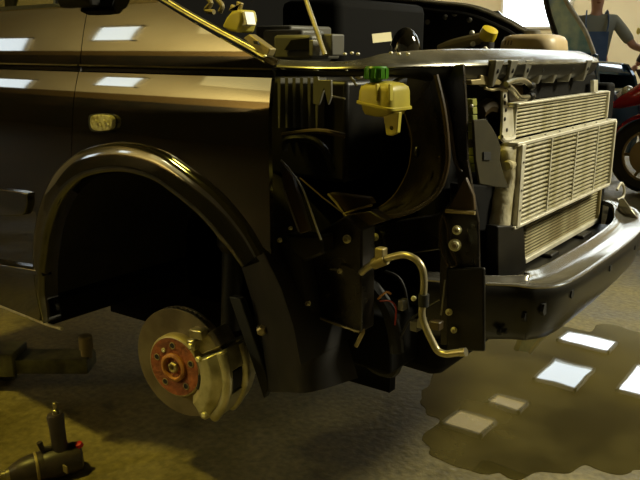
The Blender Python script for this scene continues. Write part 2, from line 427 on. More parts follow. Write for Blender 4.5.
# door details
B().prism(cat([P(*q, y=-.022) for q in [(-40, 188), (20, 192), (26, 197), (25, 210), (15, 216), (-40, 212)]], 3, True), (0, .014, 0)).build('door_handle', 'trim_gloss', van, bevel=.003)
B().prism(PP([(-40, 258), (41, 271), (42, 277), (-40, 262)], y=-.028), (0, .03, 0)).build('door_moulding', 'trim_gloss', van, bevel=.002)
B().tube([V((-1.35, .002, .384)), V((-.46, .002, .386)), V((-.385, .0, .392))], .005, 8).build('door_lower_edge', 'steel', van)  # steel-toned tube stands in for the highlight along the sill
sl = P(8, 28, y=.0)
B().prism([V((-1.35, .035, 1.252)), V((-.30, .035, 1.252)), V((-.34, .035, 1.262)), V((-1.35, .035, 1.262))], (0, .02, 0)).build('window_seal', 'rubber', van)
B().prism([V((-1.35, .05, 1.25)), V((-.36, .05, 1.25)), V((-.60, .20, 1.78)), V((-1.35, .20, 1.78))], (0, .006, 0)).build('door_glass', 'glass_dark', van)
B().tube([V((-.20, .06, 1.26)), V((-.60, .20, 1.80)), V((-1.35, .2, 1.86))], .03, 8).build('window_pillar', 'paint', van)
mc = P(72, -18, y=-.02)
mr = [[mc + V((.0 + .17 * c * math.cos(a), .05 * c, .075 * c * math.sin(a))) + V((0, d, 0)) for a in [2 * math.pi * k / 20 for k in range(20)]] for c, d in ((.02, -.07), (.6, -.06), (.9, -.035), (1, 0), (1, .03), (.02, .035))]
mi = B().grid([[mc + V((max(-.060, min(.060, (p - mc).x * .75)), (p - mc).y * .4, max(-.055, min(.09, (p - mc).z)))) for p in r] for r in mr], True).build('door_mirror', 'plastic', van, bevel=.004)
B().box(mc.x - .04, mc.x + .02, mc.y + .01, mc.y + .08, mc.z - .02, mc.z + .02).build('mirror_arm', 'plastic', mi, bevel=.008)

# under-structure that closes the van: sill, floor pan, bulkhead, wheel housing
B().box(-1.35, -.50, .03, 1.63, .36, .44).build('floor_pan', 'plastic_dull', van, bevel=.01)
B().box(-.60, -.54, .05, 1.6, .40, 1.30).build('bulkhead', 'plastic_dull', van, bevel=.01)
wh = []
for i in range(21):
    a = math.radians(8 + i * 10.0); r = .48
    if a > math.radians(182): break
    wh.append([V((-.02 - r * math.cos(math.pi - a), y, .44 + r * math.sin(a))) for y in (.035, .2, .42, .60)])
B().grid(wh).build('wheel_housing', 'liner', van, solid=.004)
B().prism([V((-.02 + .47 * math.cos(a), .56, .44 + .47 * math.sin(a))) for a in [math.radians(-15 + 14 * k) for k in range(16)]], (0, .02, 0)).build('housing_wall', 'plastic_dull', van)
B().prism([V((-.95, .56, .15)), V((.35, .56, .20)), V((.35, .56, .6)), V((-.95, .56, .6))], (0, .03, 0)).build('subframe', 'plastic_dull', van)  # dark sheet carried further down to keep the wheel arch black
# front part of the wheel housing liner: curved charcoal sheet hanging ahead of the brake
rows = []
for j in range(11):
    v = j / 10
    L_ = V((.335, .13 - .06 * v, .76 - .40 * v)) if False else None
    a = P(233 + 30 * v + 8 * math.sin(v * 3), 244 + 148 * v, y=.22)
    b = P(262 + 24 * v, 246 + 146 * v, y=.10); c = P(300 + 12 * v, 240 + 152 * v, y=.09); d = P(318 + 40 * v, 236 + 142 * v, y=.20)
    rows.append(cat([a, b, c, d], 5))
B().grid(rows).build('wheel_liner', 'liner', van, solid=.004)
B().box(.30, .62, .34, 1.35, .40, .62).build('engine_undertray', 'plastic_dull', van, bevel=.03)

# ---- brake assembly (axis turned a little towards the camera)
A = math.radians(9); WN = V((math.sin(A), -math.cos(A), 0)); WX = V((math.cos(A), math.sin(A), 0)); WZ = V((0, 0, 1))
WC = P(181, 363, y=.11)
def WM():
    m = Matrix.Identity(4)
    for i in range(3): m[i][0] = WX[i]; m[i][1] = WZ[i]; m[i][2] = WN[i]; m[i][3] = WC[i]
    return m
W = WM()      # local: x forward, y up, z outwards
disc = B().lathe([(.085, 0), (.149, 0), (.150, -.001), (.150, -.008), (.142, -.009), (.142, -.017), (.150, -.018), (.150, -.025), (.149, -.026), (.085, -.026)], n=64, M=W).build('brake_disc', 'disc_steel', van)
vn = B().box(.128, .1495, -.0016, .0016, -.0175, -.0085, M=W @ Matrix.Rotation(0, 4, 'Z'))
v0 = B()
for k in range(60): v0.box(.12, .1495, -.0018, .0018, -.0178, -.0082, M=W @ Matrix.Rotation(2 * math.pi * k / 60, 4, 'Z'))
vo = v0.build('cooling_vane', 'disc_edge', disc); vo['kind'] = 'stuff'; vn.bm.free()
B().lathe([(.086, -.002), (.086, .020), (.083, .026), (.0795, .0275)], n=48, M=W).build('disc_hat', 'hat_metal', disc)
B().lathe([(.0797, .0272), (.040, .0275), (.036, .026), (.034, .0255), (0, .0255)], n=48, M=W).build('hat_face', 'rust', disc)
B().lathe([(.0385, .026), (.0385, .034), (.034, .037), (.030, .037), (.0275, .033), (.026, .022), (0, .022)], n=36, M=W).build('hub_ring', 'rust_light', disc)
B().lathe([(.016, .022), (.0165, .032), (.013, .036), (.009, .036), (.007, .029), (0, .029)], n=6, M=W).build('axle_nut', 'hat_metal', disc)
for k in range(5):
    a = math.radians(72 * k + 20); c = V((.059 * math.cos(a), .059 * math.sin(a), .0275))
    B().lathe([(.0095, -.001), (.0095, .0012), (.0075, .0014), (.0072, -.001), (0, -.001)], o=c, n=14, M=W).build('bolt_hole', 'hat_metal', disc)
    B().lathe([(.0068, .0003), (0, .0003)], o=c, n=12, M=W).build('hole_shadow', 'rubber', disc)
a = math.radians(128); B().lathe([(.006, .0), (.006, .003), (.003, .003), (0, .001)], o=(.052 * math.cos(a), .052 * math.sin(a), .0275), n=12, M=W).build('locating_screw', 'bolt', disc)
def arcblock(b, a0, a1, r0, r1, z0, z1, n=10, round_=.006):
    rows = []
    for i in range(n + 1):
        a = math.radians(a0 + (a1 - a0) * i / n); c, s_ = math.cos(a), math.sin(a)
        sec = [(r0, z0), (r0, z1 - round_), (r0 + round_, z1), (r1 - round_ * 1.5, z1), (r1, z1 - round_ * 1.5), (r1, z0)]
        rows.append([V((r * c, r * s_, z)) for r, z in sec])
    b.grid(rows, True, M=W); b.add(rows[0], [tuple(range(6))], W); b.add(rows[-1], [tuple(range(6))], W); return b
cal = arcblock(B(), -46, 26, .090, .160, .006, .050, n=14, round_=.016).build('brake_caliper', 'caliper', van, bevel=.003)
def arctube(a0, a1, r, z, w_, n=14):
    return B().tube([W @ V((r * math.cos(math.radians(a0 + (a1 - a0) * i / n)), r * math.sin(math.radians(a0 + (a1 - a0) * i / n)), z)) for i in range(n + 1)], w_, 12)
b = B(); arcblock(b, -46, -16, .150, .174, -.062, .030); b.build('caliper_bridge', 'caliper', cal, bevel=.003)
b = B(); arcblock(b, 6, 26, .150, .174, -.062, .030); b.build('caliper_bridge', 'caliper', cal, bevel=.003)
arctube(-44, 24, .166, .022, .014).build('caliper_rib', 'caliper', cal)
arctube(-44, 24, .168, -.052, .015).build('caliper_rib', 'caliper', cal)
b = B(); arcblock(b, -48, 28, .085, .172, -.100, -.050); b.lathe([(.034, -.150), (.036, -.146), (.036, -.09)], o=(.13 * math.cos(-.15), .13 * math.sin(-.15), 0), n=24, M=W); b.build('piston_housing', 'caliper', cal, bevel=.004)
b = B(); arcblock(b, 30, 46, .095, .165, -.05, .020); b.box(.066, .104, .098, .122, .012, .040, M=W); b.build('carrier_bracket', 'steel', cal, bevel=.003)
B().box(.060, .082, .066, .094, .014, .044, M=W).build('carrier_lug', 'steel', cal, bevel=.004)
b = B(); arcblock(b, -58, -48, .100, .160, -.05, .026); b.build('carrier_bracket', 'steel', cal, bevel=.003)
b = B(); arcblock(b, -40, 24, .084, .142, .001, .006, round_=.001); b.build('brake_pad', 'rubber', cal)
b = B(); arcblock(b, -40, 24, .084, .142, -.037, -.027, round_=.002); b.build('brake_pad', 'rubber', cal)
b = B(); arcblock(b, -14, 4, .120, .170, -.048, .006, round_=.004); b.build('caliper_window', 'rubber', cal)
b = B(); arcblock(b, -24, 2, .0865, .098, .012, .042, round_=.003); b.build('pad_recess', 'rubber', cal)
for (x, y, z) in ((.072, .080, .044), (.110, -.098, .050), (.100, .052, .050)):
    B().lathe([(.008, -.004), (.008, .003), (.006, .005), (0, .005)], o=(x, y, z), n=6, M=W).build('bolt', 'bolt', cal)

# strut, hose and arm behind the disc
B().lathe([(.03, 0), (.03, .22), (.045, .24), (.045, .30), (.02, .31), (.02, .5)], o=W @ V((.02, .03, -.20)), axis=(-.05, .12, 1), n=20).build('suspension_strut', 'plastic', van)
B().tube(cat([W @ V((.0, -.06, -.05)), W @ V((.02, -.08, -.25)), W @ V((.05, -.05, -.45))], 4), [.025, .03, .03, .03, .028, .025, .025, .025, .03], 10).build('control_arm', 'plastic', van)
B().lathe([(.055, -.03), (.07, -.06), (.06, -.10), (.03, -.16)], n=24, M=W).build('wheel_hub', 'plastic', van)
B().tube(cat([W @ V((.16, .05, -.08)), W @ V((.19, .14, -.12)), W @ V((.16, .26, -.18)), W @ V((.08, .36, -.22))], 6), .007, 8).build('brake_hose', 'rubber', van)
B().prism([W @ V((.14, .20, -.03)), W @ V((.175, .20, -.03)), W @ V((.245, -.03, -.05)), W @ V((.225, -.07, -.05)), W @ V((.20, .0, -.05))], (0, .02, 0)).build('steering_bracket', 'rubber', van, bevel=.003)
B().lathe([(.012, -.005), (.012, .01), (.008, .013), (0, .013)], o=P(262, 330, y=.14), axis=(.5, -.8, 0), n=6).build('bolt', 'hat_metal', van)

# ---- upper rail and lock carrier
def sweep(path, sec, name, m, parent, closed=True, sc_=None, **k):
    """sec: (outward, up) offsets across a path in plan; outward = to the right-hand side of travel"""
    rows = []
    for i, p in enumerate(path):
        t = path[min(i + 1, len(path) - 1)] - path[max(i - 1, 0)]; t.z = 0; t.normalize(); o = V((t.y, -t.x, 0))
        g = (sc_ or (lambda u: 1))(i / (len(path) - 1)); rows.append([p + o * a * g + V((0, 0, c * g)) for a, c in sec])
    b = B().grid(rows, closed)
    if closed: n = len(sec); b.add(rows[0], [tuple(range(n))]); b.add(rows[-1], [tuple(range(n))])
    return b.build(name, m, parent, **k)
rp_ = cat([V(p) for p in [(.355, .05, 1.118), (.42, .05, 1.116), (.50, .06, 1.115), (.58, .09, 1.117), (.63, .17, 1.120), (.68, .34, 1.120), (.70, .60, 1.120), (.695, .95, 1.117), (.64, 1.22, 1.115), (.54, 1.45, 1.112)]], 8)
car = sweep(rp_, [(.0, -.004), (.004, .0), (.0, .008), (-.012, .014), (-.05, .030), (-.085, .032), (-.085, .022), (-.04, .006), (-.02, -.004)], 'lock_carrier', 'carrier_top', van, ang=50, sc_=lambda u: .42 + .58 * min(1, max(0, (u - .25) / .3)))
sweep([p + V((0, 0, -.004)) for p in rp_], [(.0, .0), (-.006, -.022), (-.03, -.036), (-.06, -.036), (-.06, .0)], 'carrier_lower_lip', 'plastic', car, ang=50, sc_=lambda u: .3 + .7 * min(1, max(0, (u - .4) / .15)))
for k in range(7):      # moulded gussets under the carrier nose
    px = 500 + 15 * k; c = P(px, 60, x=.70)
    B().prism([c + V((.002, -.022, 0)), c + V((.002, .022, 0)), c + V((-.012, .006, -.055)), c + V((-.012, -.006, -.055))], (-.03, 0, 0)).build('gusset', 'grey_metal', car, bevel=.003)
    B().ball(c + V((-.004, 0, -.022)), (.004, .004, .006), 8).build('rivet', 'rubber', car)
for q in ((345, 54), (352, 53), (358, 54), (391, 53), (399, 54), (408, 54)):
    B().ball(P(*q, y=.10) + V((0, 0, .0)), (.004, .004, .003), 8).build('rivet', 'alu', car)

# ---- engine bay behind
B().box(-.54, -.50, .08, 1.58, .9, 1.62).build('cowl', 'plastic_dull', van, bevel=.02)
# raised bonnet hinged at the cowl
bn = []
for i in range(9):
    v = i / 8
    bn.append([V((-.46 + .62 * v, y, 1.50 + 1.0 * v + .05 * math.sin(v * 3) - .18 * (abs(y - .83) / .75) ** 2 * (1 - .3 * v))) for y in lin(.10, 1.56, 12)])
B().grid(bn).build('bonnet', 'paint', van, solid=.02)
bf = B()
for y in (.16, 1.50): bf.tube([V((-.44, y, 1.36)), V((-.12, y, 1.86)), V((.14, y, 2.3))], .03, 6)
for v in (.15, .55, .95): bf.tube([V((-.46 + .62 * v, .16, 1.33 + v)), V((-.46 + .62 * v, .83, 1.47 + v)), V((-.46 + .62 * v, 1.5, 1.33 + v))], .03, 6)
bf.build('bonnet_inner_frame', 'plastic', van)
B().tube([P(325, 55, y=.30), P(304, -6, y=.34), P(285, -60, y=.40)], .0055, 10).build('prop_rod', 'pipe_metal', van)
rg = [P(321 + 4.5 * math.cos(a), 10 + 5 * math.sin(a), x=-.44) for a in [2 * math.pi * k / 16 for k in range(16)]]
B().tube(rg, .006, 8, closed=True).build('cable_grommet', 'brown_panel', van)
# A white sticker, dome, boxes
B().prism(PP([(372, 34), (391, 32), (392, 41), (373, 43)], x=-.05), (-.004, 0, 0)).build('paper_label', 'white_label', van)
B().box(-.30, -.052, .85, 1.40, .95, 1.31).build('heater_box', 'plastic_dull', van, bevel=.03)
B().ball(P(405, 55, y=.75), (.045, .045, .075), 24).build('filler_dome', 'trim_gloss', van)
def rbox(px0, py0, px1, py1, y, d, name, m, bev=.008, **k):
    a = P(px0, py0, y=y); c = P(px1, py1, y=y)
    return B().box(min(a.x, c.x), max(a.x, c.x), y, y + d, min(a.z, c.z), max(a.z, c.z)).build(name, m, van, bevel=bev, **k)
rbox(255, 26, 291, 62, .62, .20, 'fuse_box', 'grey_plastic'); rbox(262, 30, 302, 62, .50, .10, 'fuse_box', 'grey_plastic')
e = rbox(273, 35, 311, 60, .36, .12, 'battery_cover', 'grey_plastic')
B().prism(PP([(284, 50), (291, 40), (309, 38), (310, 50)], y=.352), (0, .01, 0)).build('cover_recess', 'plastic_dull', e)
rbox(309, 40, 313, 56, .34, .10, 'battery_clamp', 'grey_metal', .002); rbox(321, 34, 332, 56, .34, .05, 'relay', 'grey_plastic', .004)
# air filter box under the rail, with tapered ribs
ab = B().box(.12, .42, .24, .52, .86, 1.085).build('air_filter_box', 'plastic', van, bevel=.01)
for k in range(6):
    px = 279 + 7.5 * k
    B().prism(PP([(px - 1.6, 78), (px + 1.6, 78), (px + .8, 128), (px - .8, 128)], y=.215), (0, .03, 0)).build('rib', 'grey_plastic', ab)
B().tube(cat([P(283, 135, y=.18), P(318, 131, y=.18), P(345, 136, y=.2)], 4), .006, 8).build('hose_clip_rod', 'brown_panel', van)
B().tube(cat([P(284, 150, y=.16), P(287, 140, y=.16), P(310, 139, y=.17), P(325, 150, y=.18), P(332, 170, y=.2)], 4), .008, 8).build('coolant_hose', 'plastic', van)
B().prism(PP([(313, 68), (317, 69), (318, 80), (331, 80), (331, 97), (328, 105), (324, 88), (319, 105), (313, 104)], y=.16), (0, .006, 0)).build('tank_bracket', 'grey_metal', van, bevel=.001)
B().tube(cat([P(346, 70, y=.17), P(350, 76, y=.17), P(357, 86, y=.17)], 4), .003, 8).build('tank_bracket_strap', 'steel', van)
B().ball(P(359, 76, y=.17), (.008, .01, .007), 12).build('bolt', 'alu', van)
B().tube([P(330, 96, y=.18), P(345, 99, y=.18)], .0025, 8).build('thin_pipe', 'steel', van)
# power steering reservoir with green cap
def rrect(x0, x1, y0, y1, r, n=4):
    o = []
    for cx, cy, a0 in ((x1 - r, y1 - r, 0), (x0 + r, y1 - r, 90), (x0 + r, y0 + r, 180), (x1 - r, y0 + r, 270)):
        for i in range(n + 1):
            a = math.radians(a0 + 90 * i / n); o.append((cx + r * math.cos(a), cy + r * math.sin(a)))
    return o
q0 = P(357, 96, y=.08); q1 = P(403, 96, y=.08)
xa, xb = q0.x + .002, q1.x - .022; zt, zm, zb = P(380, 84, y=.08).z, P(380, 103, y=.08).z, P(380, 119, y=.08).z
rows = []
for z, g in ((zt + .004, .028), (zt, .010), (zt - .006, .002), (zt - .014, 0), (zm + .003, -.001), (zm + .002, -.004), (zm - .002, -.004), (zm - .003, .003), (zb + .014, .005), (zb + .006, .009), (zb + .002, .022)):
    rows.append([V((x, y, z + (.0 if z > zm else 0) - .14 * (x - xa) * (abs(z - zm) < .004))) for x, y in rrect(xa + g, xb - g, .075 + g, .15 - g, max(.014 - g * .3, .005))])
tk = B().grid(rows, True).add(rows[0], [tuple(range(20))]).add(rows[-1], [tuple(range(20))]).build('fluid_reservoir', 'tank', van, ang=50)
cc = V(((xa * .66 + xb * .34), .10, zt + .002))
gc = B().lathe([(.011, 0), (.011, .006), (.0215, .006), (.0225, .010), (.0215, .026), (.019, .029), (0, .029)], o=cc, n=24).build('reservoir_cap', 'green_cap', tk)
for k in range(12):
    a = 2 * math.pi * k / 12; B().box(-.0012, .0012, -.0012, .0012, .008, .025, M=Matrix.Translation(cc + V((.0222 * math.cos(a), .0222 * math.sin(a), 0)))).build('grip_rib', 'green_cap', gc)
B().prism(PP([(383, 116), (399, 112), (397, 133), (391, 136), (386, 135)], y=.085), (0, .012, 0)).build('mounting_tab', 'tank', tk, bevel=.002)
B().lathe([(.004, -.002), (.0, -.002)], o=P(391, 128, y=.083), axis=(0, -1, 0), n=10).build('tab_hole', 'rubber', tk)
for px in (376, 389): B().prism(PP([(px - 1, 84), (px + 1, 84), (px + 1, 101), (px - 1, 101)], y=.070), (0, .01, 0)).build('tank_rib', 'tank', tk, bevel=.001)
B().tube(cat([P(394, 82, y=.16), P(404, 76, y=.18), P(414, 73, y=.2)], 3), .004, 8).build('return_hose', 'grey_plastic', van)

# ---- headlamp pocket: shaped inner panels
def ribbon(pa, pb, ya, yb, dip, name, m, n=8, beads=True):
    ca = cat([P(*q, y=ya) for q in pa], 6); cb = cat([P(*q, y=yb) for q in pb], 6)
    m_ = min(len(ca), len(cb)); ca = [ca[int(i * (len(ca) - 1) / (m_ - 1))] for i in range(m_)]; cb = [cb[int(i * (len(cb) - 1) / (m_ - 1))] for i in range(m_)]
    rows = [[a.lerp(b_, j / n) + V((-.2, 1, 0)) * dip * math.sin(math.pi * j / n) for j in range(n + 1)] for a, b_ in zip(ca, cb)]
    o = B().grid(rows).build(name, m, van, solid=.003, ang=70)
    return o, ca, cb
pa = [(405, 112), (412, 135), (412, 152), (408, 172), (396, 194), (383, 206), (371, 211)]
pb = [(436, 75), (444, 110), (448, 150), (446, 172), (438, 192), (420, 207), (400, 215), (385, 218), (362, 229)]
o, ca, cb = ribbon(pa, pb, .30, .20, .03, 'headlamp_pocket', 'frame_paint')
B().tube(ca, .0035, 8).build('highlight_bead', 'brown_panel', o)  # brown tubes stand in for the highlight arcs along the pocket edges
B().tube(cb, .005, 8).build('highlight_bead', 'brown_panel', o)
# backing panel behind the pocket
B().prism(PP([(330, 66), (470, 62), (475, 340), (340, 345), (300, 240), (296, 150)], y=.56), (0, .01, 0)).build('inner_wing_panel', 'plastic_dull', van)
B().prism(PP([(408, 70), (437, 66), (447, 110), (448, 150), (412, 150), (404, 112)], y=.33), (0, .008, 0)).build('pocket_back_panel', 'frame_paint', van)
for q in ((417, 152), (446, 154)): B().ball(P(*q, y=.24), (.006, .008, .012), 12).build('glint_bump', 'frame_paint', van)  # glossy bumps added to stand in for two bright highlights
# vertical front pillar
B().prism(PP([(434, 66), (463, 64), (466, 110), (467, 160), (474, 200), (478, 222), (480, 330), (470, 345), (440, 345), (439, 215), (458, 190), (455, 160), (448, 118)], y=.26), (0, .010, 0)).build('front_pillar', 'frame_paint', van, bevel=.002)
B().tube(cat(PP([(434, 68), (443, 92), (450, 125), (455, 160), (462, 172)], y=.255), 5), .004, 8).build('pillar_flange', 'brown_panel', van)
gs = B().prism(PP([(465, 177), (447, 209), (474, 211), (473, 196)], y=.245), (0, .012, 0)).build('gusset_plate', 'brown_panel', van, bevel=.003)
B().tube(PP([(446, 211), (475, 213)], y=.24), .004, 8).build('gusset_lip', 'hat_metal', gs)
# brackets at left of pocket
br = B().prism(PP([(279, 160), (292, 176), (309, 231), (300, 234), (283, 186)], y=.05), (0, .01, 0)).build('fender_stay', 'brown_panel', van, bevel=.002)
B().tube(cat(PP([(281, 160), (296, 178), (304, 192), (312, 214), (321, 240)], y=.04), 4), .0022, 6).build('stay_edge', 'grey_metal', br)
B().tube(PP([(283, 188), (292, 212), (299, 232)], y=.045), .002, 6).build('stay_edge', 'grey_metal', br)
B().prism(PP([(284, 234), (322, 236), (322, 255), (304, 262), (290, 252)], y=.07), (0, .04, 0)).build('bracket_block', 'plastic', van, bevel=.006)
lb = B().prism(PP([(328, 193), (345, 213), (372, 204), (368, 198), (340, 194)], y=.17), (0, .02, 0)).build('lamp_bracket', 'brown_panel', van, bevel=.003)
B().tube(PP([(328, 194), (336, 203), (344, 214), (358, 209), (372, 205)], y=.165), .0028, 8).build('bracket_edge', 'hat_metal', lb)  # pale tube paints the lit edge of the bracket
lc = B().prism(PP([(344, 215), (361, 229), (386, 221), (370, 211)], y=.16), (0, .03, 0)).build('lamp_bracket', 'brown_panel', van, bevel=.003)
B().tube(PP([(344, 215), (361, 229), (363, 232)], y=.155), .003, 8).build('bracket_edge', 'hat_metal', lc)
B().tube(PP([(300, 178), (322, 197), (343, 213)], y=.15), .002, 6).build('bracket_rod', 'brown_panel', van)
# chassis leg end plates
cp = B().prism(PP([(306, 240), (345, 216), (362, 229), (361, 333), (343, 326), (315, 315), (313, 290), (305, 258)], y=.13), (0, .05, 0)).build('crash_box', 'frame_paint', van, bevel=.004)
B().tube(PP([(315, 316), (335, 324), (359, 332)], y=.125), .0025, 8).build('plate_edge', 'hat_metal', cp)  # pale tube paints the thin lit line along the plate bottom
B().tube(cat(PP([(305, 258), (308, 275), (313, 288), (314, 305)], y=.125), 3), .002, 8).build('plate_edge', 'grey_metal', cp)
B().prism(PP([(362, 228), (440, 214), (440, 250), (362, 262)], y=.30), (0, .04, 0)).build('cross_plate', 'frame_paint', van, bevel=.004)
ov = cat(PP([(443, 215), (440, 230), (442, 250), (449, 266), (457, 264), (450, 248), (448, 230)], y=.25), 4, True)
B().tube(ov, .003, 8, closed=True).build('slot_rim', 'brown_panel', van)
B().prism(PP([(446, 268), (484, 268), (484, 352), (446, 350)], y=.24), (0, .010, 0)).build('beam_end_plate', 'plastic', van, bevel=.004)
def bolt(px, py, y, r, m='bolt'):
    c = P(px, py, y=y)
    ax = (.35, -.93, .1)
    o = B().lathe([(r * 1.35, 0), (r * 1.35, .002), (r, .003), (r, .008), (r * .8, .010), (0, .010)], o=c, axis=ax, n=18).build('bolt', m, van)
    B().lathe([(r * .55, .0102), (r * .5, .0135), (0, .0135)], o=c, axis=ax, n=6).build('bolt_tip', 'hat_metal', o)
for q in ((347, 239, .125, .0068), (375, 237, .29, .0068), (457, 230, .235, .0072), (455, 245, .235, .0095), (449, 312, .235, .0055), (454, 330, .235, .005), (280, 240, .07, .004), (291, 228, .045, .003), (308, 303, .1, .005), (340, 271, .11, .004)):
    bolt(*q)
# silver coolant pipe
pp_ = cat(PP([(361, 273), (368, 267), (380, 261), (392, 257), (404, 255), (415, 259), (422, 268), (424, 281), (423, 300), (422, 315), (426, 328), (433, 343), (438, 351), (446, 354), (455, 353), (464, 352)], y=.13), 5)
pipe = B().tube(pp_, .0072, 14).build('coolant_pipe', 'pipe_metal', van)
B().tube(PP([(374, 264), (386, 259)], y=.13), .012, 12).build('pipe_fitting', 'hat_metal', pipe)
B().box(-.010, .010, -.010, .010, -.008, .018, M=Matrix.Translation(P(381, 256, y=.13))).build('pipe_fitting', 'hat_metal', pipe, bevel=.003)
B().tube(PP([(424, 294), (423.5, 306)], y=.13), .0105, 12).build('pipe_clamp', 'rubber', pipe)
B().lathe([(.005, 0), (.005, .006), (0, .008)], o=P(414, 298, y=.13), axis=(.3, -1, 0), n=8).build('clamp_screw', 'bolt', pipe)
B().tube(PP([(460, 352.5), (466, 352)], y=.13), .0085, 12).build('pipe_end', 'steel', pipe)
B().tube(cat(PP([(362, 278), (375, 290), (388, 310), (395, 335), (397, 352)], y=.2), 5), .016, 10).build('rubber_hose', 'rubber', van)
B().tube(cat(PP([(380, 301), (390, 301), (396, 308), (395, 325)], y=.16), 4), .0018, 6).build('wire', 'red_wire', van)
B().tube(cat(PP([(378, 299), (386, 292), (391, 294)], y=.16), 3), .0025, 6).build('wire', 'orange_wire', van)
B().tube(cat(PP([(385, 271), (398, 277), (405, 290), (408, 310)], y=.22), 3), .003, 6).build('wire', 'rubber', van)
B().tube(cat(PP([(393, 350), (404, 330), (412, 318), (440, 300)], y=.2), 3), .003, 6).build('wire', 'rubber', van)
B().tube(cat(PP([(445, 280), (443, 300), (441, 315)], y=.22), 3), .002, 6).build('wire', 'grey_metal', van)
for (a, b_, c_, d_, m_) in ((399, 299, 404, 311, 'grey_metal'), (411, 320, 418, 332, 'grey_plastic'), (418, 318, 424, 329, 'grey_metal'), (430, 320, 440, 331, 'brown_panel')):
    z0, z1 = P(a, b_, y=.17), P(c_, d_, y=.17)
    B().box(z0.x, z1.x, .165, .185, z1.z, z0.z).build('wiring_plug', m_, van, bevel=.002)
hk = B().tube(cat(PP([(354, 330), (363, 330), (360, 338), (356, 346)], y=.14), 3), .005, 8).build('tow_hook', 'hat_metal', van)
B().tube(cat(PP([(330, 269), (337, 270), (342, 274)], y=.11), 3), .002, 6).build('clip_pin', 'grey_metal', van)
# lower odds and ends below the crash box
B().tube(cat(PP([(368, 345), (372, 365), (392, 372), (400, 355)], y=.3), 4), .014, 8).build('lower_hose', 'rubber', van)
B().box(.40, .56, .22, .42, .44, .58).build('lower_bracket', 'plastic_dull', van, bevel=.01)

# ---- foam strip and air guide plates left of the radiators
for k in range(9):
    y0 = 99 + 8.2 * k; a = PP([(463 + .35 * k, y0), (472.5 + .25 * k, y0), (473 + .25 * k, y0 + 7.4), (463.6 + .35 * k, y0 + 7.4)], y=.33)
    B().prism(a, (0, .02, 0)).build('foam_pad', 'foam' if k not in (5,) else 'olive_plate', van, bevel=.0015)
B().prism(PP([(474, 120), (486, 119), (492, 127), (498, 138), (501, 148), (500, 160), (504, 175), (509, 188), (496, 187), (480, 184), (476, 160)], x=.71), (-.006, 0, 0)).build('air_guide_plate', 'olive_plate', van, bevel=.0015)
B().prism(PP([(484, 152), (491, 152), (491, 160), (484, 160)], x=.713), (-.004, 0, 0)).build('plate_slot', 'rubber', van)
B().prism(PP([(470, 185), (503, 186), (501, 222), (498, 278), (470, 280)], x=.66), (-.05, 0, 0)).build('air_guide_side', 'plastic_dull', van, bevel=.004)
B().prism(PP([(498, 226), (524, 225), (526.5, 270), (512, 278), (498, 278)], x=.70), (-.03, 0, 0)).build('lower_air_guide', 'plastic', van, bevel=.004)
B().tube(cat(PP([(478, 112), (486, 106), (498, 110)], x=.60), 4), .02, 10).build('intake_hose', 'brown_panel', van)
B().prism(PP([(471, 80), (481, 79), (481, 75), (494, 76), (503, 82), (500, 85), (472, 85)], x=.68), (-.03, 0, 0)).build('deflector_tab', 'hat_metal', van, bevel=.002)
B().tube(cat(PP([(485, 88), (492, 90), (500, 89), (507, 91)], x=.68), 3), .003, 6).build('cable', 'hat_metal', van)
B().ball(P(471.5, 106, y=.32), .004).build('bolt', 'alu', van)
B().prism(PP([(468, 85), (504, 84), (504, 128), (468, 124)], x=.56), (-.02, 0, 0)).build('radiator_side_shield', 'plastic', van)

# ---- condenser, intercooler, radiator
def core(name, x, tl, tr, br_, bl, rows, matf='alu_fin', div=(), thick=.03, tube_h=.5, rails=True):
    """a finned heat exchanger whose front face is the plane x"""
    y0 = (P(*tl, x=x).y + P(*bl, x=x).y) / 2; y1 = (P(*tr, x=x).y + P(*br_, x=x).y) / 2
    z1 = (P(*tl, x=x).z + P(*tr, x=x).z) / 2; z0 = (P(*bl, x=x).z + P(*br_, x=x).z) / 2
    root = B().box(x - thick, x - .006, y0, y1, z0, z1).build(name, 'core', van)
    p = (z1 - z0) / rows; first = None
    for k in range(rows):
        z = z0 + p * (k + .5)
        if first is None:
            zr = z
            first = B().box(x - .014, x, y0, y1, z - p * tube_h / 2, z + p * tube_h / 2).build('cooling_tube', matf, root, bevel=p * .10)
        else: place(first, root, (0, 0, z - zr))
    return root, y0, y1, z0, z1, p
cond, y0, y1, z0, z1, p = core('condenser', .67, (513, 107), (606, 92), (606, 117), (516, 139), 9)
B().box(.655, .676, y1, y1 + .012, z0 - .0, z1 + .004).build('end_frame', 'alu', cond, bevel=.002)
B().box(.655, .676, y0 - .008, y0, z0, z1).build('end_frame', 'alu', cond, bevel=.002)
B().box(.65, .675, y0, y1, z1, z1 + .006).build('top_rail', 'alu', cond, bevel=.002)
# perforated side bracket
sb = B().prism(PP([(503, 90), (507, 89), (508, 107), (513, 107), (515, 139), (509, 143), (502, 138), (503, 120)], x=.68), (-.006, 0, 0)).build('side_bracket', 'alu', cond, bevel=.001)
for q in ((505, 96), (505, 103), (506, 110), (505, 119), (507, 130)): B().ball(P(*q, x=.681), (.002, .004, .005), 8).build('bracket_hole', 'rubber', sb)
B().tube(cat(PP([(501, 137), (504, 140), (511, 139), (514, 136)], x=.69), 3), .006, 8).build('bracket_hook', 'alu', cond)
ic, y0, y1, z0, z1, p = core('intercooler', .70, (520, 147), (612, 122), (610, 182), (521, 223), 17, tube_h=.46)
for px in (549.5, 574, 594.5):
    yy = P(px, 170, x=.70).y; B().box(.686, .7025, yy - .0035, yy + .0035, z0, z1).build('core_divider', 'alu', ic, bevel=.001)
B().box(.67, .704, y0 - .04, y1 + .012, z1, z1 + .009).build('top_rail', 'alu', ic, bevel=.002)
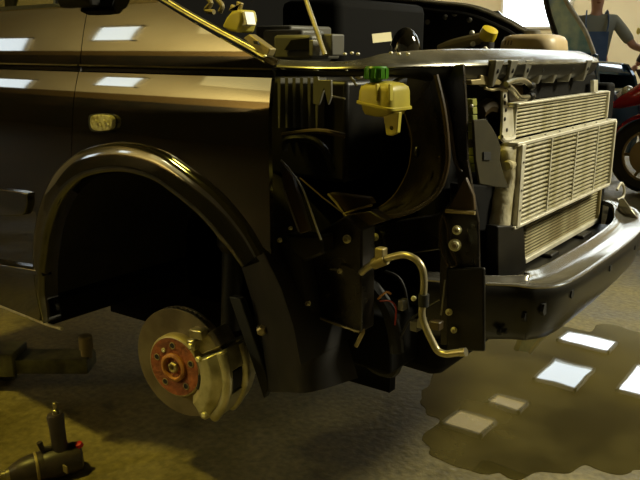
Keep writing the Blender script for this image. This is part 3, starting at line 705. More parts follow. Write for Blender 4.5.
B().box(.655, .706, y0 - .03, y1 + .004, z0 - .008, z0).build('bottom_rail', 'alu', ic, bevel=.002)
B().box(.655, .708, y0 - .022, y0, z0 - .004, z1 + .004).build('end_frame', 'alu', ic, bevel=.002)
B().box(.655, .706, y1, y1 + .012, z0 - .002, z1 + .004).build('end_frame', 'alu', ic, bevel=.002)
for t in range(7):
    yy = y0 + .06 + (y1 - y0 - .1) * t / 6; B().ball((.690, yy, z1 + .0095), (.003, .003, .0015), 8).build('rail_screw', 'rubber', ic)
rows = []
def tankrow(z, wy, wx, yc): return [V((.672 + wx * math.cos(a), yc + wy * math.sin(a), z)) for a in [2 * math.pi * k / 14 for k in range(14)]]
yc = y0 - .035
for s, wy, dy in ((0, .018, 0), (.05, .026, -.002), (.16, .028, -.003), (.24, .026, 0), (.36, .020, .006), (.45, .018, .008), (.55, .026, 0), (.66, .028, -.004), (.8, .027, -.006), (.93, .034, -.012), (1, .030, -.01)):
    rows.append(tankrow(z1 - (z1 - z0) * s, wy, .026, yc + dy))
st = B().grid(rows, True).add(rows[0], [tuple(range(14))]).add(rows[-1], [tuple(range(14))]).build('side_tank', 'alu_cast', ic, ang=60)
B().lathe([(.012, 0), (.014, .010), (.014, .034), (.010, .038), (0, .038)], o=(.685, yc + .01, z1 - .042), axis=(.1, -1, 0), n=18).build('tank_outlet', 'alu_cast', ic)
rows = []
yc = y1 + .02
for s, wy in ((.05, .008), (.12, .026), (.2, .032), (.32, .022), (.38, .022), (.46, .030), (.55, .024), (.7, .012), (.8, .006)):
    rows.append(tankrow(z1 - (z1 - z0) * s, wy, .022, yc))
B().grid(rows, True).add(rows[0], [tuple(range(14))]).add(rows[-1], [tuple(range(14))]).build('side_tank', 'alu_cast', ic, ang=60)
for q in ((.2), (.55), (.8)): B().ball((.709, y0 - .012, z1 - (z1 - z0) * q), .003, 8).build('rail_screw', 'grey_metal', ic)
rad, y0, y1, z0, z1, p = core('radiator', .66, (524, 215), (598, 185), (597, 213), (527, 262), 13, tube_h=.42, matf='fin_dirty')
z1 = max(z1, .74)
B().box(.62, .668, y0 - .005, y1 + .006, z0 - .014, z0).build('bottom_rail', 'alu', rad, bevel=.002)
B().box(.62, .668, y1, y1 + .012, z0 - .014, z1).build('end_frame', 'hat_metal', rad, bevel=.002)
B().box(.64, .69, y1 - .20, y1 - .12, z0 - .04, z0 - .014).build('radiator_mount', 'plastic', rad, bevel=.004)
B().box(.64, .69, y0 + .12, y0 + .18, z0 - .04, z0 - .014).build('radiator_mount', 'plastic', rad, bevel=.004)
# black shroud over the condenser, refrigerant pipes
B().prism(PP([(531, 80), (560, 74), (596, 73), (599, 90), (596, 92), (531, 101)], x=.66), (-.06, 0, 0)).build('radiator_top_shroud', 'plastic_dull', van, bevel=.006)
B().prism(PP([(508, 88), (531, 84), (531, 101), (510, 106)], x=.64), (-.05, 0, 0)).build('shroud_end', 'brown_panel', van, bevel=.004)
B().prism(PP([(594, 80), (598, 80), (598, 92), (594, 92)], x=.68), (-.01, 0, 0)).build('shroud_bracket', 'alu', van, bevel=.001)
rpz = cat(PP([(506, 84), (513, 81), (522, 80), (528, 83), (531, 87)], x=.70), 4); B().tube(rpz, .006, 10).build('refrigerant_pipe', 'steel', van)
rpz = cat(PP([(508, 86), (513, 90), (519, 97), (524, 97.5), (531, 97)], x=.70), 4); B().tube(rpz, .006, 10).build('refrigerant_pipe', 'steel', van)
for q in ((531, 86), (531, 96.5)): B().lathe([(.009, -.012), (.010, .0), (.008, .01), (0, .012)], o=P(*q, x=.70), axis=(0, 1, .05), n=12).build('pipe_union', 'plastic', van)
# heavy crossbar of the radiator support behind everything
B().box(.52, .60, .36, 1.36, .58, 1.09).build('fan_shroud', 'plastic_dull', van, bevel=.02)
B().box(.50, .66, 1.29, 1.36, .55, 1.05).build('radiator_side_shield', 'plastic_dull', van, bevel=.01)
B().tube(cat(PP([(617, 190), (621, 183), (624, 188), (623, 197), (617, 200)], x=.6), 4), .005, 8).build('cable_loop', 'alu', van)

# ---- bumper
ctr = [(.60, .305), (.672, .345), (.752, .415), (.800, .442), (.838, .52), (.845, .73), (.845, .93), (.835, 1.12), (.812, 1.24), (.76, 1.36), (.66, 1.42)]
zt_ = [.655, .652, .645, .642, .640, .638, .638, .638, .642, .655, .66]
path = cat([V((a, b_, z)) for (a, b_), z in zip(ctr, zt_)], 8)
def bsweep(sec_fn, name, m, parent, **k):
    rows = []; n = len(path)
    for i, p_ in enumerate(path):
        t = path[min(i + 1, n - 1)] - path[max(i - 1, 0)]; t.z = 0; t.normalize(); o = V((t.y, -t.x, 0))
        rows.append([p_ + o * a + V((0, 0, c)) for a, c in sec_fn(i / (n - 1))])
    return B().grid(rows).build(name, m, parent, **k)
def s_top(u):
    g = min(1, max(0.10, (u - .16) / .20)); g = g * g * (3 - 2 * g)
    return [(.0, -.004), (.001, .0), (-.004, .003), (-.012, .002), (-.012 - .035 * g, -.001 + .001 * g), (-.018 - .046 * g, .004 + .004 * g), (-.022 - .050 * g, .010 + .006 * g), (-.028 - .051 * g, .011 + .006 * g), (-.030 - .052 * g, .002 + .002 * g)]
bump = bsweep(s_top, 'bumper_ledge', 'silver_paint', van, solid=.003, ang=50)
def s_front(u):
    h = .15 - .03 * min(1, u / .6)
    return [(.0, -.003), (.004, -.010), (.004, -.03), (.0, -h * .5), (-.010, -h * .8), (-.026, -h), (-.05, -h - .006), (-.08, -h - .004)]
bc = bsweep(s_front, 'bumper_cover', 'bumper_black', van, solid=.004, ang=50)
for (px, py, s_) in ((500, 327, 1), (524, 318, 1.15), (543, 308, 1.6), (570, 296, 1.1), (608, 270, .9), (634, 249, .7), (502, 340, .7)):
    # mounting holes, set on the face of the cover
    best = None
    for p_ in path:
        for h in (.03, .05, .07, .09, .11):
            v = p_ + V((0, 0, -h)); d = v - CAM; dz = d.dot(_D); sx = 320 + F * d.dot(_R) / dz; sy = 240 - F * d.dot(_U) / dz
            e_ = (sx - px) ** 2 + (sy - py) ** 2
            if best is None or e_ < best[0]: best = (e_, v, p_)
    B().prism([best[1] + V((.006, math.cos(a) * .009 * s_, math.sin(a) * .010 * s_)) for a in (0, 1.1, 2.2, 3.3, 4.2, 5.3)], (-.008, 0, 0)).build('mounting_hole', 'rubber', bc)
B().ball(P(594, 295, x=.80), (.006, .006, .006), 12).build('bolt', 'alu', bc)
# reinforcement deck between the bumper ledge and the radiator
dk = [V((p_.x - .07, p_.y, .600)) for p_ in path[16:-10]]
B().prism(dk + [V((.60, 1.30, .600)), V((.60, .50, .600))], (0, 0, -.02)).build('bumper_deck', 'plastic', van)
B().prism([V((.80, 1.26, .64)), V((.72, 1.30, .64)), V((.72, 1.30, .69)), V((.735, 1.29, .70))], (.0, .012, 0)).build('bumper_end_post', 'silver_paint', van, bevel=.003)

# ---- far side: fender seen over the engine bay, its dark inner panel
ff = [(385, -1), (410, 0), (440, 3), (462, 5), (480, 9), (497, 16), (510, 22), (520, 28), (530, 33), (537, 34)]
fp = cat([P(*q, y=1.58) for q in ff], 5)
fo = B().grid([[p_, p_ + V((0, .02, .008)), p_ + V((0, .05, .0)), p_ + V((0, .07, -.03)), V((p_.x, 1.66, .95))] for p_ in fp]).build('far_fender', 'silver_paint', van, solid=.004, ang=50)
B().prism(fp + [V((fp[-1].x + .03, 1.585, .95)), V((-.5, 1.585, .95)), V((-.5, 1.585, fp[0].z + .02))], (0, .02, 0)).build('far_inner_wing', 'liner', van)
B().tube([p_ + V((0, -.012, -.002)) for p_ in fp], .008, 8, flat=.7).build('fender_flange', 'steel', fo)  # steel tube stands in for the highlight on the far fender edge
B().tube([p_ + V((0, -.03, -.03)) for p_ in fp], .008, 6).build('bonnet_seal', 'liner', van)
B().prism([V((fp[-1].x + .0, 1.58, .9)), V((fp[-1].x + .0, 1.58, fp[-1].z)), V((fp[-1].x + .05, 1.5, 1.13)), V((fp[-1].x + .15, 1.45, .9))], (0, .03, 0)).build('far_lamp_panel', 'plastic_dull', van)
for q in ((455, 14), (446, 17), (397, 11), (470, 20), (428, 22)): B().lathe([(.010, 0), (.010, .01), (.006, .014), (0, .014)], o=P(*q, y=1.57), axis=(0, -1, 0), n=8).build('wing_clip', 'grey_metal', van)
# engine top bits
B().tube(cat(PP([(440, 50), (452, 45), (468, 41), (484, 38), (492, 41)], y=1.0), 4), .017, 10).build('intake_pipe', 'hat_metal', van)
yc_ = P(488, 35, y=.98)
B().lathe([(.024, -.012), (.026, .0), (.024, .018), (.012, .022), (0, .022)], o=yc_, axis=(.45, -.2, .8), n=14).build('oil_filler_cap', 'yellow', van)
B().lathe([(.02, -.03), (.02, .0)], o=yc_ + V((0, 0, -.02)), n=12).build('oil_filler_neck', 'rubber', van)
for q in ((472, 33), (473, 44), (485, 49), (497, 52)): B().ball(P(*q, y=.95), (.008, .008, .008), 10).build('hose_clamp', 'alu', van)
B().box(.05, .5, .65, 1.25, .80, 1.115).build('engine_cover', 'plastic', van, bevel=.03)
a0, a1 = P(497, 50, y=1.10), P(554, 50, y=1.10)
zt2, zb2 = P(525, 34, y=1.10).z, P(525, 60, y=1.10).z
rows = []
for z, g in ((zb2, .02), (zb2 + .01, .004), (zb2 + .03, 0), (zt2 - .02, .004), (zt2 - .008, .012), (zt2 - .002, .026), (zt2, .045)):
    rows.append([V((x, y, z)) for x, y in rrect(a0.x + g, a1.x - g, 1.08 + g, 1.26 - g, max(.05 - g * .6, .012))])
xt = B().grid(rows, True).add(rows[0], [tuple(range(20))]).add(rows[-1], [tuple(range(20))]).build('expansion_tank', 'tank_beige', van, ang=60)
B().lathe([(.024, -.004), (.024, .010), (.018, .014), (0, .015)], o=((a0.x + a1.x) / 2 - .008, 1.17, zt2), n=18).build('tank_cap', 'grey_metal', xt)
for k in range(3): B().prism([v + V((0, 0, 0)) for v in PP([(504 + 3 * k, 45), (505.2 + 3 * k, 45), (506.4 + 3 * k, 40.5), (505.2 + 3 * k, 40.5)], y=1.078)], (0, .002, 0)).build('level_mark', 'dark_ink', xt)
# yellowish plug with a pale connector on the fender edge
yb_ = B().prism(PP([(221, 27), (226, 17), (231, 11), (240, 9), (242, 20), (238, 33), (228, 31)], y=.10), (0, .05, 0)).build('bulb_holder', 'tank', van, bevel=.006)
B().prism(PP([(239, 12), (244, 11), (247, 25), (241, 26)], y=.105), (0, .03, 0)).build('connector_plug', 'alu', yb_, bevel=.002)
B().prism(PP([(228, 11), (231, 4), (236, 9), (236, 1), (241, 3), (239, 10)], y=.12), (0, .01, 0)).build('connector_wires', 'hat_metal', yb_, bevel=.002)
B().tube(cat(PP([(205, -4), (211, 3), (206, 10), (214, 12)], y=.2), 4), .006, 8).build('hinge_spring', 'hat_metal', van)
B().tube(cat(PP([(213, -4), (222, 5), (220, 12)], y=.25), 4), .006, 8).build('hinge_spring', 'hat_metal', van)

# ================================================================== things on the floor
# impact wrench standing on its barrel, grip up
tb, tn = P(78, 456, z=.042), P(22, 471, z=.040)
ax = (tn - tb).normalized()
wr = thing('impact_wrench', (tb.x, tb.y, 0), 'black air impact wrench with a red switch lying on the floor, grip pointing up', 'power tool')
B().lathe([(0, -.012), (.032, -.010), (.040, -.004), (.043, .01), (.043, .075), (.040, .092)], o=tb, axis=ax, n=24).build('motor_housing', 'tool_body', wr)
B().lathe([(.040, .090), (.041, .096), (.039, .125), (.034, .150), (.026, .168), (.019, .180)], o=tb, axis=ax, n=24).build('hammer_case', 'tool_body', wr)
B().lathe([(.0395, .106), (.0425, .108), (.0425, .113), (.0395, .115)], o=tb, axis=ax, n=24).build('case_ring', 'hat_metal', wr)
B().lathe([(.017, .176), (.017, .188), (.0135, .19), (.0135, .200), (0, .200)], o=tb, axis=ax, n=18).build('nose_ring', 'steel', wr)
B().box(-.0075, .0075, -.0075, .0075, .198, .225, M=Matrix.Translation(tb) @ ax.to_track_quat('Z', 'Y').to_matrix().to_4x4()).build('anvil', 'steel', wr, bevel=.001)
hb = tb + ax * .045
hp = [hb + V((0, 0, .02)), hb + V((-.002, 0, .06)), hb + V((-.005, 0, .10)), hb + V((-.008, 0, .135)), hb + V((-.009, 0, .142))]
B().tube(hp, [.026, .021, .021, .024, .020], 16).build('grip', 'tool_body', wr)
B().lathe([(.008, 0), (.008, .012), (.005, .014), (.005, .024), (.0065, .026), (.0065, .034), (.004, .036), (0, .036)], o=hp[-1] + V((.004, 0, 0)), n=14).build('air_fitting', 'steel', wr)
B().tube([hb + ax * .024 + V((0, 0, .045)), hb + ax * .046 + V((0, 0, .05)), hb + ax * .052 + V((0, 0, .072))], .008, 8).build('trigger', 'tool_body', wr)
B().lathe([(.0, .012), (.010, .010), (.012, .0)], o=tb + V((.012, 0, .036)) - ax * .0, axis=(0, -.3, 1), n=12).build('reverse_switch', 'tool_red', wr)
B().box(-.02, .02, -.004, .0, -.01, .01, M=Matrix.Translation(tb + ax * .03 + V((.03, -.03, .0)))).build('rating_plate', 'hat_metal', wr)

# lift arm below the sill
la = [P(a, b_, y=.28) for a, b_ in ((-30, 350), (24, 352), (92, 356))]
root = thing('lift_arm', (la[0].x, la[0].y, 0), 'greenish steel two-stage lift arm with a round pad lying under the van sill', 'vehicle lift')
def bar(a, b_, w_, h, name, **k):
    d = (b_ - a); L_ = d.length; M = Matrix.Translation(a) @ d.to_track_quat('X', 'Z').to_matrix().to_4x4()
    return B().box(0, L_, -w_ / 2, w_ / 2, -h / 2, h / 2, M=M).build(name, 'lift_paint', root, bevel=.005, **k)
zA = .10
pA, pB, pC, pD = P(-60, 358, z=zA), P(21, 359, z=zA), P(15, 361, z=zA - .01), P(92, 361, z=zA - .01)
bar(pA, pB, .12, .085, 'outer_arm'); bar(pC, pD, .10, .055, 'inner_arm')
pd = P(87, 357, z=zA + .01)
B().lathe([(.02, 0), (.02, .03), (.024, .032), (.024, .075), (.020, .08), (0, .08)], o=pd, n=16).build('pad_post', 'lift_pad', root)
B().box(pA.x - .5, pA.x + .1, pA.y - .1, pA.y + .2, 0, .06).build('arm_base', 'lift_paint', root, bevel=.01)
B().tube([V((pB.x - .1, pB.y, .06)), V((pB.x - .1, pB.y, 0))], .03, 12).build('support_foot', 'lift_paint', root)

# ================================================================== people in the background
def skin_mesh(name, nodes, edges, m, parent, root=0, sub=2):
    me = bpy.data.meshes.new(name); r = parent
    while r.parent is not None: r = r.parent
    me.from_pydata([V(n[0]) for n in nodes], edges, [])
    o = bpy.data.objects.new(name, me); COL.objects.link(o); o.parent = parent
    md = o.modifiers.new('skin', 'SKIN'); md.use_smooth_shade = True
    for i, n in enumerate(nodes):
        sv = me.skin_vertices[0].data[i]; rr = n[1]; sv.radius = rr if isinstance(rr, tuple) else (rr, rr)
        sv.use_root = i == root
    s = o.modifiers.new('sub', 'SUBSURF'); s.levels = sub; s.render_levels = sub
    me.materials.append(MATS[m]); return o
def person(loc, face, label, top, trousers, bib, rhand, lhand, badge=False, hair='hair', lean=0.):
    """local frame: faces -Y, x to its left; hand targets are local"""
    t = thing('person', loc, label, 'person'); t.rotation_euler = (0, 0, face)
    L = lean
    def n(x, y, z): return (x, y - L * max(0, z - .95), z)
    S = 1.0
    def arm(s, hand):
        sh = V(n(.19 * s, 0, 1.44)); h = V(hand); mid = (sh + h) / 2 + V((.05 * s, .08, -.10)); return sh, mid, h
    shL, elL, haL = arm(1, lhand); shR, elR, haR = arm(-1, rhand)
    body = [(n(0, 0, .95), (.15, .11)), (n(0, -.01, 1.15), (.14, .10)), (n(0, 0, 1.34), (.17, .11)), (n(0, 0, 1.46), (.09, .08)), (n(0, -.01, 1.53), .052), (n(0, -.015, 1.60), .065), (n(0, -.02, 1.69), (.078, .092)), (n(0, -.01, 1.76), (.06, .07)),
            (shL, .055), (elL, .042), (haL, .028), (shR, .055), (elR, .042), (haR, .028),
            ((.10, 0, .88), .095), ((.11, -.02, .50), .062), ((.11, .01, .10), .042), ((-.10, 0, .88), .095), ((-.11, -.02, .50), .062), ((-.11, .01, .10), .042)]
    ed = [(0, 1), (1, 2), (2, 3), (3, 4), (4, 5), (5, 6), (6, 7), (2, 8), (8, 9), (9, 10), (2, 11), (11, 12), (12, 13), (0, 14), (14, 15), (15, 16), (0, 17), (17, 18), (18, 19)]
    b_ = skin_mesh('body', body, ed, 'wood_skin', t)
    # shirt over torso and upper arms
    g = .014
    sh = [(n(0, 0, 1.0), (.165, .125)), (n(0, -.01, 1.15), (.158, .118)), (n(0, 0, 1.33), (.188, .125)), (n(0, 0, 1.45), (.105, .09)),
          (shL, .07), (shL.lerp(elL, .9), .058), (shR, .07), (shR.lerp(elR, .9), .058)]
    se = [(0, 1), (1, 2), (2, 3), (2, 4), (4, 5), (2, 6), (6, 7)]
    if badge:
        sh += [(elL, .055), (elL.lerp(haL, .85), .042), (elR, .055), (elR.lerp(haR, .85), .042)]; se += [(5, 8), (8, 9), (7, 10), (10, 11)]
    skin_mesh('shirt' if not badge else 'jacket', sh, se, top, t)
    tr = [((0, 0, .97), (.165, .125)), ((.10, 0, .86), .11), ((.115, -.02, .50), .08), ((.115, .01, .12), .07), ((-.10, 0, .86), .11), ((-.115, -.02, .50), .08), ((-.115, .01, .12), .07)]
    skin_mesh('trousers', tr, [(0, 1), (1, 2), (2, 3), (0, 4), (4, 5), (5, 6)], trousers, t)
    def loc_build(b, name, m, **k):
        """geometry already in the person's frame"""
        o = b.build(name, m, None, **k); o.parent = t; return o
    if bib:
        loc_build(B().grid([[V((x, -.142 - .02 * (1 - (x / .12) ** 2) - L * (z - .95), z)) for x in lin(-.12, .12, 6)] for z in lin(.98, 1.33, 5)]), 'bib', trousers, solid=.006)
        for s in (-1, 1): loc_build(B().tube(cat([V((.095 * s, -.155, 1.32)), V((.11 * s, -.14, 1.42)), V((.10 * s, -.03, 1.53)), V((.08 * s, .10, 1.42)), V((.05 * s, .14, 1.15))], 4), .02, 8, flat=.35), 'strap', trousers)
    for s in (-1, 1):
        loc_build(B().ball((.115 * s, -.06, .05), (.05, .13, .05), 12), 'shoe', 'shoe')
        loc_build(B().ball(n(.03 * s, -.105, 1.685), (.012, .008, .007), 8), 'eye', 'rubber')
        loc_build(B().ball(n(.083 * s, -.01, 1.67), (.012, .022, .032), 8), 'ear', 'wood_skin')
    loc_build(B().prism([V(n(0, -.135, 1.645)), V(n(.014, -.105, 1.64)), V(n(0, -.105, 1.69)), V(n(-.014, -.105, 1.64))], (0, .02, 0)), 'nose', 'wood_skin')
    loc_build(B().ball(n(0, -.105, 1.612), (.022, .008, .006), 8), 'mouth', 'tool_red' if False else 'rust')
    loc_build(B().ball(n(0, .012, 1.735), (.092, .104, .075), 16), 'hair', 'hair')
    for s, el, ha in ((1, elL, haL), (-1, elR, haR)):
        d = (ha - el).normalized(); sd = d.cross(V((0, 0, 1))).normalized() * s
        h = B()
        h.ball(ha + d * .03, (.036, .03, .036), 12)
        for k in range(4):
            o0 = ha + d * .05 + sd * (k - 1.5) * .017; Ln = (.062, .070, .066, .052)[k]
            h.tube([o0, o0 + d * Ln * .55 + V((0, 0, -.006)), o0 + d * Ln + V((0, 0, -.024))], [.0095, .009, .007], 8)
        o0 = ha + d * .015 - sd * .03
        h.tube([o0, o0 - sd * .022 + d * .02, o0 - sd * .028 + d * .045 + V((0, 0, -.01))], [.012, .011, .008], 8)
        loc_build(h, 'hand', 'wood_skin')
    if badge: loc_build(B().lathe([(.035, 0), (.035, .004), (0, .006)], o=V((-.12, -.155 - L * .4, 1.34)), axis=(0, -1, 0), n=20), 'badge', 'yellow')
    return t
def ground(px, dist):
    v = _D + _R * ((px - 320) / F) + _U * (190 / F); v.z = 0; v.normalize(); p_ = CAM + v * dist; p_.z = 0; return p_
face_cam = lambda p_: math.atan2(-(CAM - p_).x * -1, -(CAM - p_).y) if False else math.atan2((CAM - p_).x, -(CAM - p_).y)
g1 = ground(593, 8.3)
person(g1, face_cam(g1) + .12, 'person in grey t-shirt and blue bib overalls reaching to the right', 'shirt_grey', 'denim', True, (-.26, -.22, 1.0), (.46, -.30, 1.14))
g2 = ground(662, 8.6)
person(g2, face_cam(g2) - 1.0, 'person in dark brown jacket with small yellow badge, behind the red motorcycle', 'jacket_brown', 'jacket_brown', False, (-.28, -.10, .98), (.26, -.26, 1.02), badge=True, lean=.15)

# ================================================================== vehicles in the background
def local(t):
    def f(b, name, m, parent=None, **k):
        o = b.build(name, m, None, **k); o.parent = parent or t; return o
    return f
def wheel(put, c, r, w_, hub):
    t_ = put(B().lathe([(r * .62, -w_ / 2), (r * .9, -w_ / 2), (r, -w_ * .35), (r, w_ * .35), (r * .9, w_ / 2), (r * .62, w_ / 2)], o=c, axis=(0, 1, 0), n=36), 'tyre', 'tyre')
    put(B().lathe([(r * .64, -w_ * .42), (r * .58, -w_ * .3), (r * .5, -w_ * .25), (r * .2, -w_ * .36), (0, -w_ * .36)], o=c, axis=(0, 1, 0), n=30), 'rim', hub, t_)
def car(loc, rot, label, paint, hub, bonnet_up=False):
    """simple saloon front half and cabin; local x forward, y across (0 = near flank), z up"""
    t = thing('car', loc, label, 'car'); t.rotation_euler = (0, 0, rot); put = local(t)
    Wd = 1.66; wr_ = .31
    xs = lin(-3.4, .78, 60)
    def top(x):
        return .96 - .05 * max(0, x) ** 2 - (.28 * max(0, (x - .62) / .16) ** 2)
    for s, y in ((1, 0.), (-1, Wd)):
        rows = []
        for x in xs:
            lo = .24
            for cx in (0, -2.55):
                if abs(x - cx) < .37: lo = max(lo, .33 + math.sqrt(.37 ** 2 - (x - cx) ** 2))
            hi = top(x); rows.append([V((x, y + s * (.02 + .07 * ((z - .6) / .4) ** 2) - (.0), z)) for z in [lo + (hi - lo) * k / 8 for k in range(9)]])
        put(B().grid(rows), 'body_side', paint, solid=.02, ang=60)
        for cx in (0, -2.55):
            put(B().tube([V((cx + .37 * math.cos(a), y - s * .0, .33 + .37 * math.sin(a))) for a in [math.pi * k / 20 for k in range(21)]], .022, 8), 'wheel_arch', paint)
            put(B().prism([V((cx + .36 * math.cos(a), y + s * .25, .33 + .36 * math.sin(a))) for a in [math.pi * k / 12 for k in range(13)]], (0, s * .02, 0)), 'arch_liner', 'plastic_dull')
            wheel(put, V((cx, y + s * .12, wr_)), wr_, .19 * s, hub)
    put(B().grid([[V((.78 + .10 * math.sin(math.pi * v) - .08 * abs(z - .5), .02 + (Wd - .04) * v, z)) for v in lin(0, 1, 10)] for z in lin(.24, .74, 6)]), 'front_bumper', paint, solid=.02)
    put(B().box(.72, .84, .40, 1.26, .42, .58), 'grille', 'plastic_dull')
    for y in (.10, Wd - .40): put(B().box(.66, .81, y, y + .30, .62, .76), 'headlamp', 'lamp_glass', bevel=.04)
    if bonnet_up:
        rows = [[V((-.45 + .42 * v, .83 + (1.50 - .22 * v - .30 * v ** 4) * (u - .5), .98 + 1.0 * v + .06 * math.sin(math.pi * v) - .10 * (2 * u - 1) ** 2)) for u in lin(0, 1, 10)] for v in lin(0, 1, 8)]
        put(B().grid(rows), 'bonnet', paint, solid=.025)
        put(B().box(-.4, .62, .15, Wd - .15, .55, .84), 'engine', 'plastic_dull', bevel=.05)
    else:
        put(B().grid([[V((x, .09 + (Wd - .18) * u, top(x) + .04 * math.sin(math.pi * u) - .0)) for u in lin(0, 1, 10)] for x in lin(-.6, .7, 10)]), 'bonnet', paint, solid=.02)
    sec = [(-.62, .97), (-1.25, 1.40), (-2.3, 1.42), (-3.0, 1.0)]
    put(B().grid([[V((x, .12 + .12 * (z - .97) / .45 + (Wd - .24 - .24 * (z - .97) / .45) * u, z)) for u in lin(0, 1, 8)] for x, z in sec[1:3]]), 'roof', paint, solid=.03)
    put(B().grid([[V((x, .12 + .12 * (z - .97) / .45 + (Wd - .24 - .24 * (z - .97) / .45) * u, z)) for u in lin(0, 1, 8)] for x, z in sec[0:2]]), 'windscreen', 'glass_dark', solid=.006)
    put(B().grid([[V((x, .12 + .12 * (z - .97) / .45 + (Wd - .24 - .24 * (z - .97) / .45) * u, z)) for u in lin(0, 1, 8)] for x, z in sec[2:4]]), 'rear_window', 'glass_dark', solid=.006)
    for y, s in ((.12, 1), (Wd - .12, -1)):
        put(B().prism([V((-.64, y, .97)), V((-1.22, y + s * .11, 1.38)), V((-2.3, y + s * .11, 1.38)), V((-2.95, y, .98))], (0, s * .006, 0)), 'side_window', 'glass_dark')
        put(B().tube([V((-.62, y, .97)), V((-1.25, y + s * .12, 1.40)), V((-2.3, y + s * .12, 1.42)), V((-3.0, y, 1.0))], .025, 8), 'window_pillar', paint)
        put(B().box(-1.02, -.90, y - s * .26, y - s * .06, .98, 1.10), 'door_mirror', 'dark_paint', bevel=.03)
    put(B().box(-3.5, -3.36, 0.04, Wd - .04, .3, .95), 'tail', paint, bevel=.05)
    put(B().box(-3.4, -.3, .1, Wd - .1, .2, .5), 'underbody', 'plastic_dull')
    return t
def axisrot(deg): return math.radians(deg)
c_ = ground(652, 6.8); th = math.radians(-38); fw = V((math.cos(th), math.sin(th), 0)); lf = V((-fw.y, fw.x, 0)); k_ = 1.1
o_ = c_ - fw * .8 * k_ - lf * 1.66 * k_
cb = car(o_, th, 'dark blue car behind the van with its near door standing open', 'blue_paint', 'alu'); cb.scale = (k_, k_, k_)
# its open door: tall window glass in a curved bright frame, door panel below
put = local(cb); bpy.context.view_layer.update()
inv = (Matrix.LocRotScale(cb.location, cb.rotation_euler, cb.scale)).inverted()
def LP(pix, y): return [inv @ P(a, b, y=y) for a, b in pix]
yd = c_.y - .3
dn = (inv.to_3x3() @ V((.02, .05, 0)))
dd = put(B().prism(LP([(558, 52), (595, 54), (597, 100), (590, 150), (556, 150)], yd), dn), 'door', 'blue_paint', bevel=.01)
put(B().prism(LP([(544, -14), (560, -14), (568, 4), (577, 18), (585, 32), (593, 53), (560, 52), (552, 24)], yd), dn * .2), 'door_glass', 'glass_sky_tint', dd)
put(B().tube(cat(LP([(559, -14), (568, 4), (577, 18), (586, 33), (594, 54)], yd), 4), .018, 8), 'door_frame', 'alu', dd)
put(B().tube(cat(LP([(543, -14), (549, 14), (556, 36), (560, 54)], yd), 4), .022, 8), 'door_frame', 'dark_paint', dd)

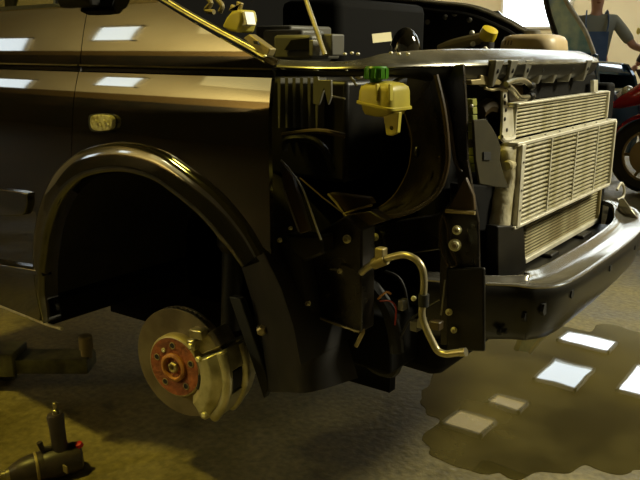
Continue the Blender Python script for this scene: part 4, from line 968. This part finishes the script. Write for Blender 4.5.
# motorcycle: local x forward, z up, wheel centres on the x axis
def motorcycle(loc, rot):
    t = thing('motorcycle', loc, 'red motorcycle with a gold front wheel parked at the right edge', 'motorcycle'); t.rotation_euler = (0, 0, rot); put = local(t)
    for cx, wd in ((0, .11), (-1.38, .16)):
        tw = put(B().lathe([(.215, -wd * .35), (.27, -wd / 2), (.30, -wd * .3), (.312, 0), (.30, wd * .3), (.27, wd / 2), (.215, wd * .35)], o=(cx, 0, .312), axis=(0, 1, 0), n=44), 'wheel', 'tyre')
        put(B().lathe([(.214, -.03), (.198, -.032), (.196, .032), (.214, .03)], o=(cx, 0, .312), axis=(0, 1, 0), n=40), 'rim', 'wheel_gold', tw)
        for k in range(6):
            a = math.pi * k / 3; put(B().tube([V((cx, 0, .312)), V((cx + .2 * math.cos(a), 0, .312 + .2 * math.sin(a)))], .014, 6), 'spoke', 'wheel_gold', tw)
        for sd in (-1, 1): put(B().lathe([(.15, .05 * sd), (.15, .056 * sd), (.08, .056 * sd), (.05, .07 * sd), (0, .07 * sd)], o=(cx, 0, .312), axis=(0, 1, 0), n=30), 'brake_disc', 'wheel_gold', tw)
    for s in (-1, 1):
        put(B().tube([V((0, .10 * s, .312)), V((-.16, .10 * s, .68)), V((-.28, .10 * s, .98))], [.03, .028, .022], 10), 'fork_leg', 'steel')
        put(B().tube(cat([V((-.30, .06 * s, .98)), V((-.26, .22 * s, 1.02)), V((-.36, .36 * s, 1.0))], 4), .014, 8), 'handlebar', 'rubber')
        put(B().tube([V((-.9, .10 * s, .40)), V((-1.38, .10 * s, .312))], .028, 8), 'swing_arm', 'steel')
        put(B().ball((-.30, .34 * s, 1.12), (.03, .07, .045), 12), 'mirror', 'dark_paint')
    fr = [[V((.0 + .345 * math.cos(a) - .0, .075 * u, .312 + (.36 - .035 * u * u) * math.sin(a))) for u in (-1, -.6, 0, .6, 1)] for a in [math.radians(25 + 13 * k) for k in range(11)]]
    put(B().grid(fr), 'front_mudguard', 'red_paint', solid=.008)
    sec = lambda x, zc, w_, h: [V((x, w_ * math.cos(a), zc + h * math.sin(a))) for a in [2 * math.pi * k / 18 for k in range(18)]]
    put(B().grid([sec(.34, .70, .03, .02), sec(.26, .74, .13, .06), sec(.10, .82, .17, .10), sec(-.10, .88, .20, .16), sec(-.28, .82, .22, .26), sec(-.50, .72, .24, .30), sec(-.75, .62, .20, .24), sec(-.95, .55, .10, .12)], True), 'fairing', 'red_paint')
    put(B().grid([sec(-.34, 1.0, .05, .04), sec(-.45, 1.0, .17, .10), sec(-.65, .98, .19, .11), sec(-.85, .90, .10, .07), sec(-.88, .88, .02, .02)], True), 'fuel_tank', 'red_paint')
    put(B().grid([sec(-.85, .84, .08, .03), sec(-1.0, .84, .15, .05), sec(-1.3, .88, .13, .05), sec(-1.55, .95, .06, .04)], True), 'seat', 'rubber')
    put(B().grid([sec(-.9, .76, .12, .07), sec(-1.3, .80, .14, .08), sec(-1.65, .92, .05, .04)], True), 'tail_cover', 'red_paint')
    put(B().grid([[V((-.06 - .22 * v, .13 * u, .98 + .20 * v - .05 * u * u)) for u in (-1, -.5, 0, .5, 1)] for v in lin(0, 1, 5)]), 'windshield', 'glass_dark', solid=.004)
    put(B().ball((.22, 0, .82), (.05, .09, .05), 12), 'headlamp', 'lamp_glass')
    put(B().box(-.85, -.35, -.15, .15, .25, .55), 'engine', 'dark_paint', bevel=.04)
    put(B().tube(cat([V((-.4, -.12, .35)), V((-.6, -.16, .22)), V((-1.1, -.18, .26)), V((-1.5, -.18, .42))], 4), .04, 10), 'exhaust_pipe', 'steel')
    put(B().tube([V((-.7, .1, .25)), V((-.72, .26, .0))], .012, 6), 'side_stand', 'steel')
    return t
d_ = (P(652, 156, z=.312) - CAM).to_2d().length; m_ = ground(651, d_)
q_ = P(650, 156, z=.312); motorcycle((q_.x, q_.y, 0), math.radians(186))
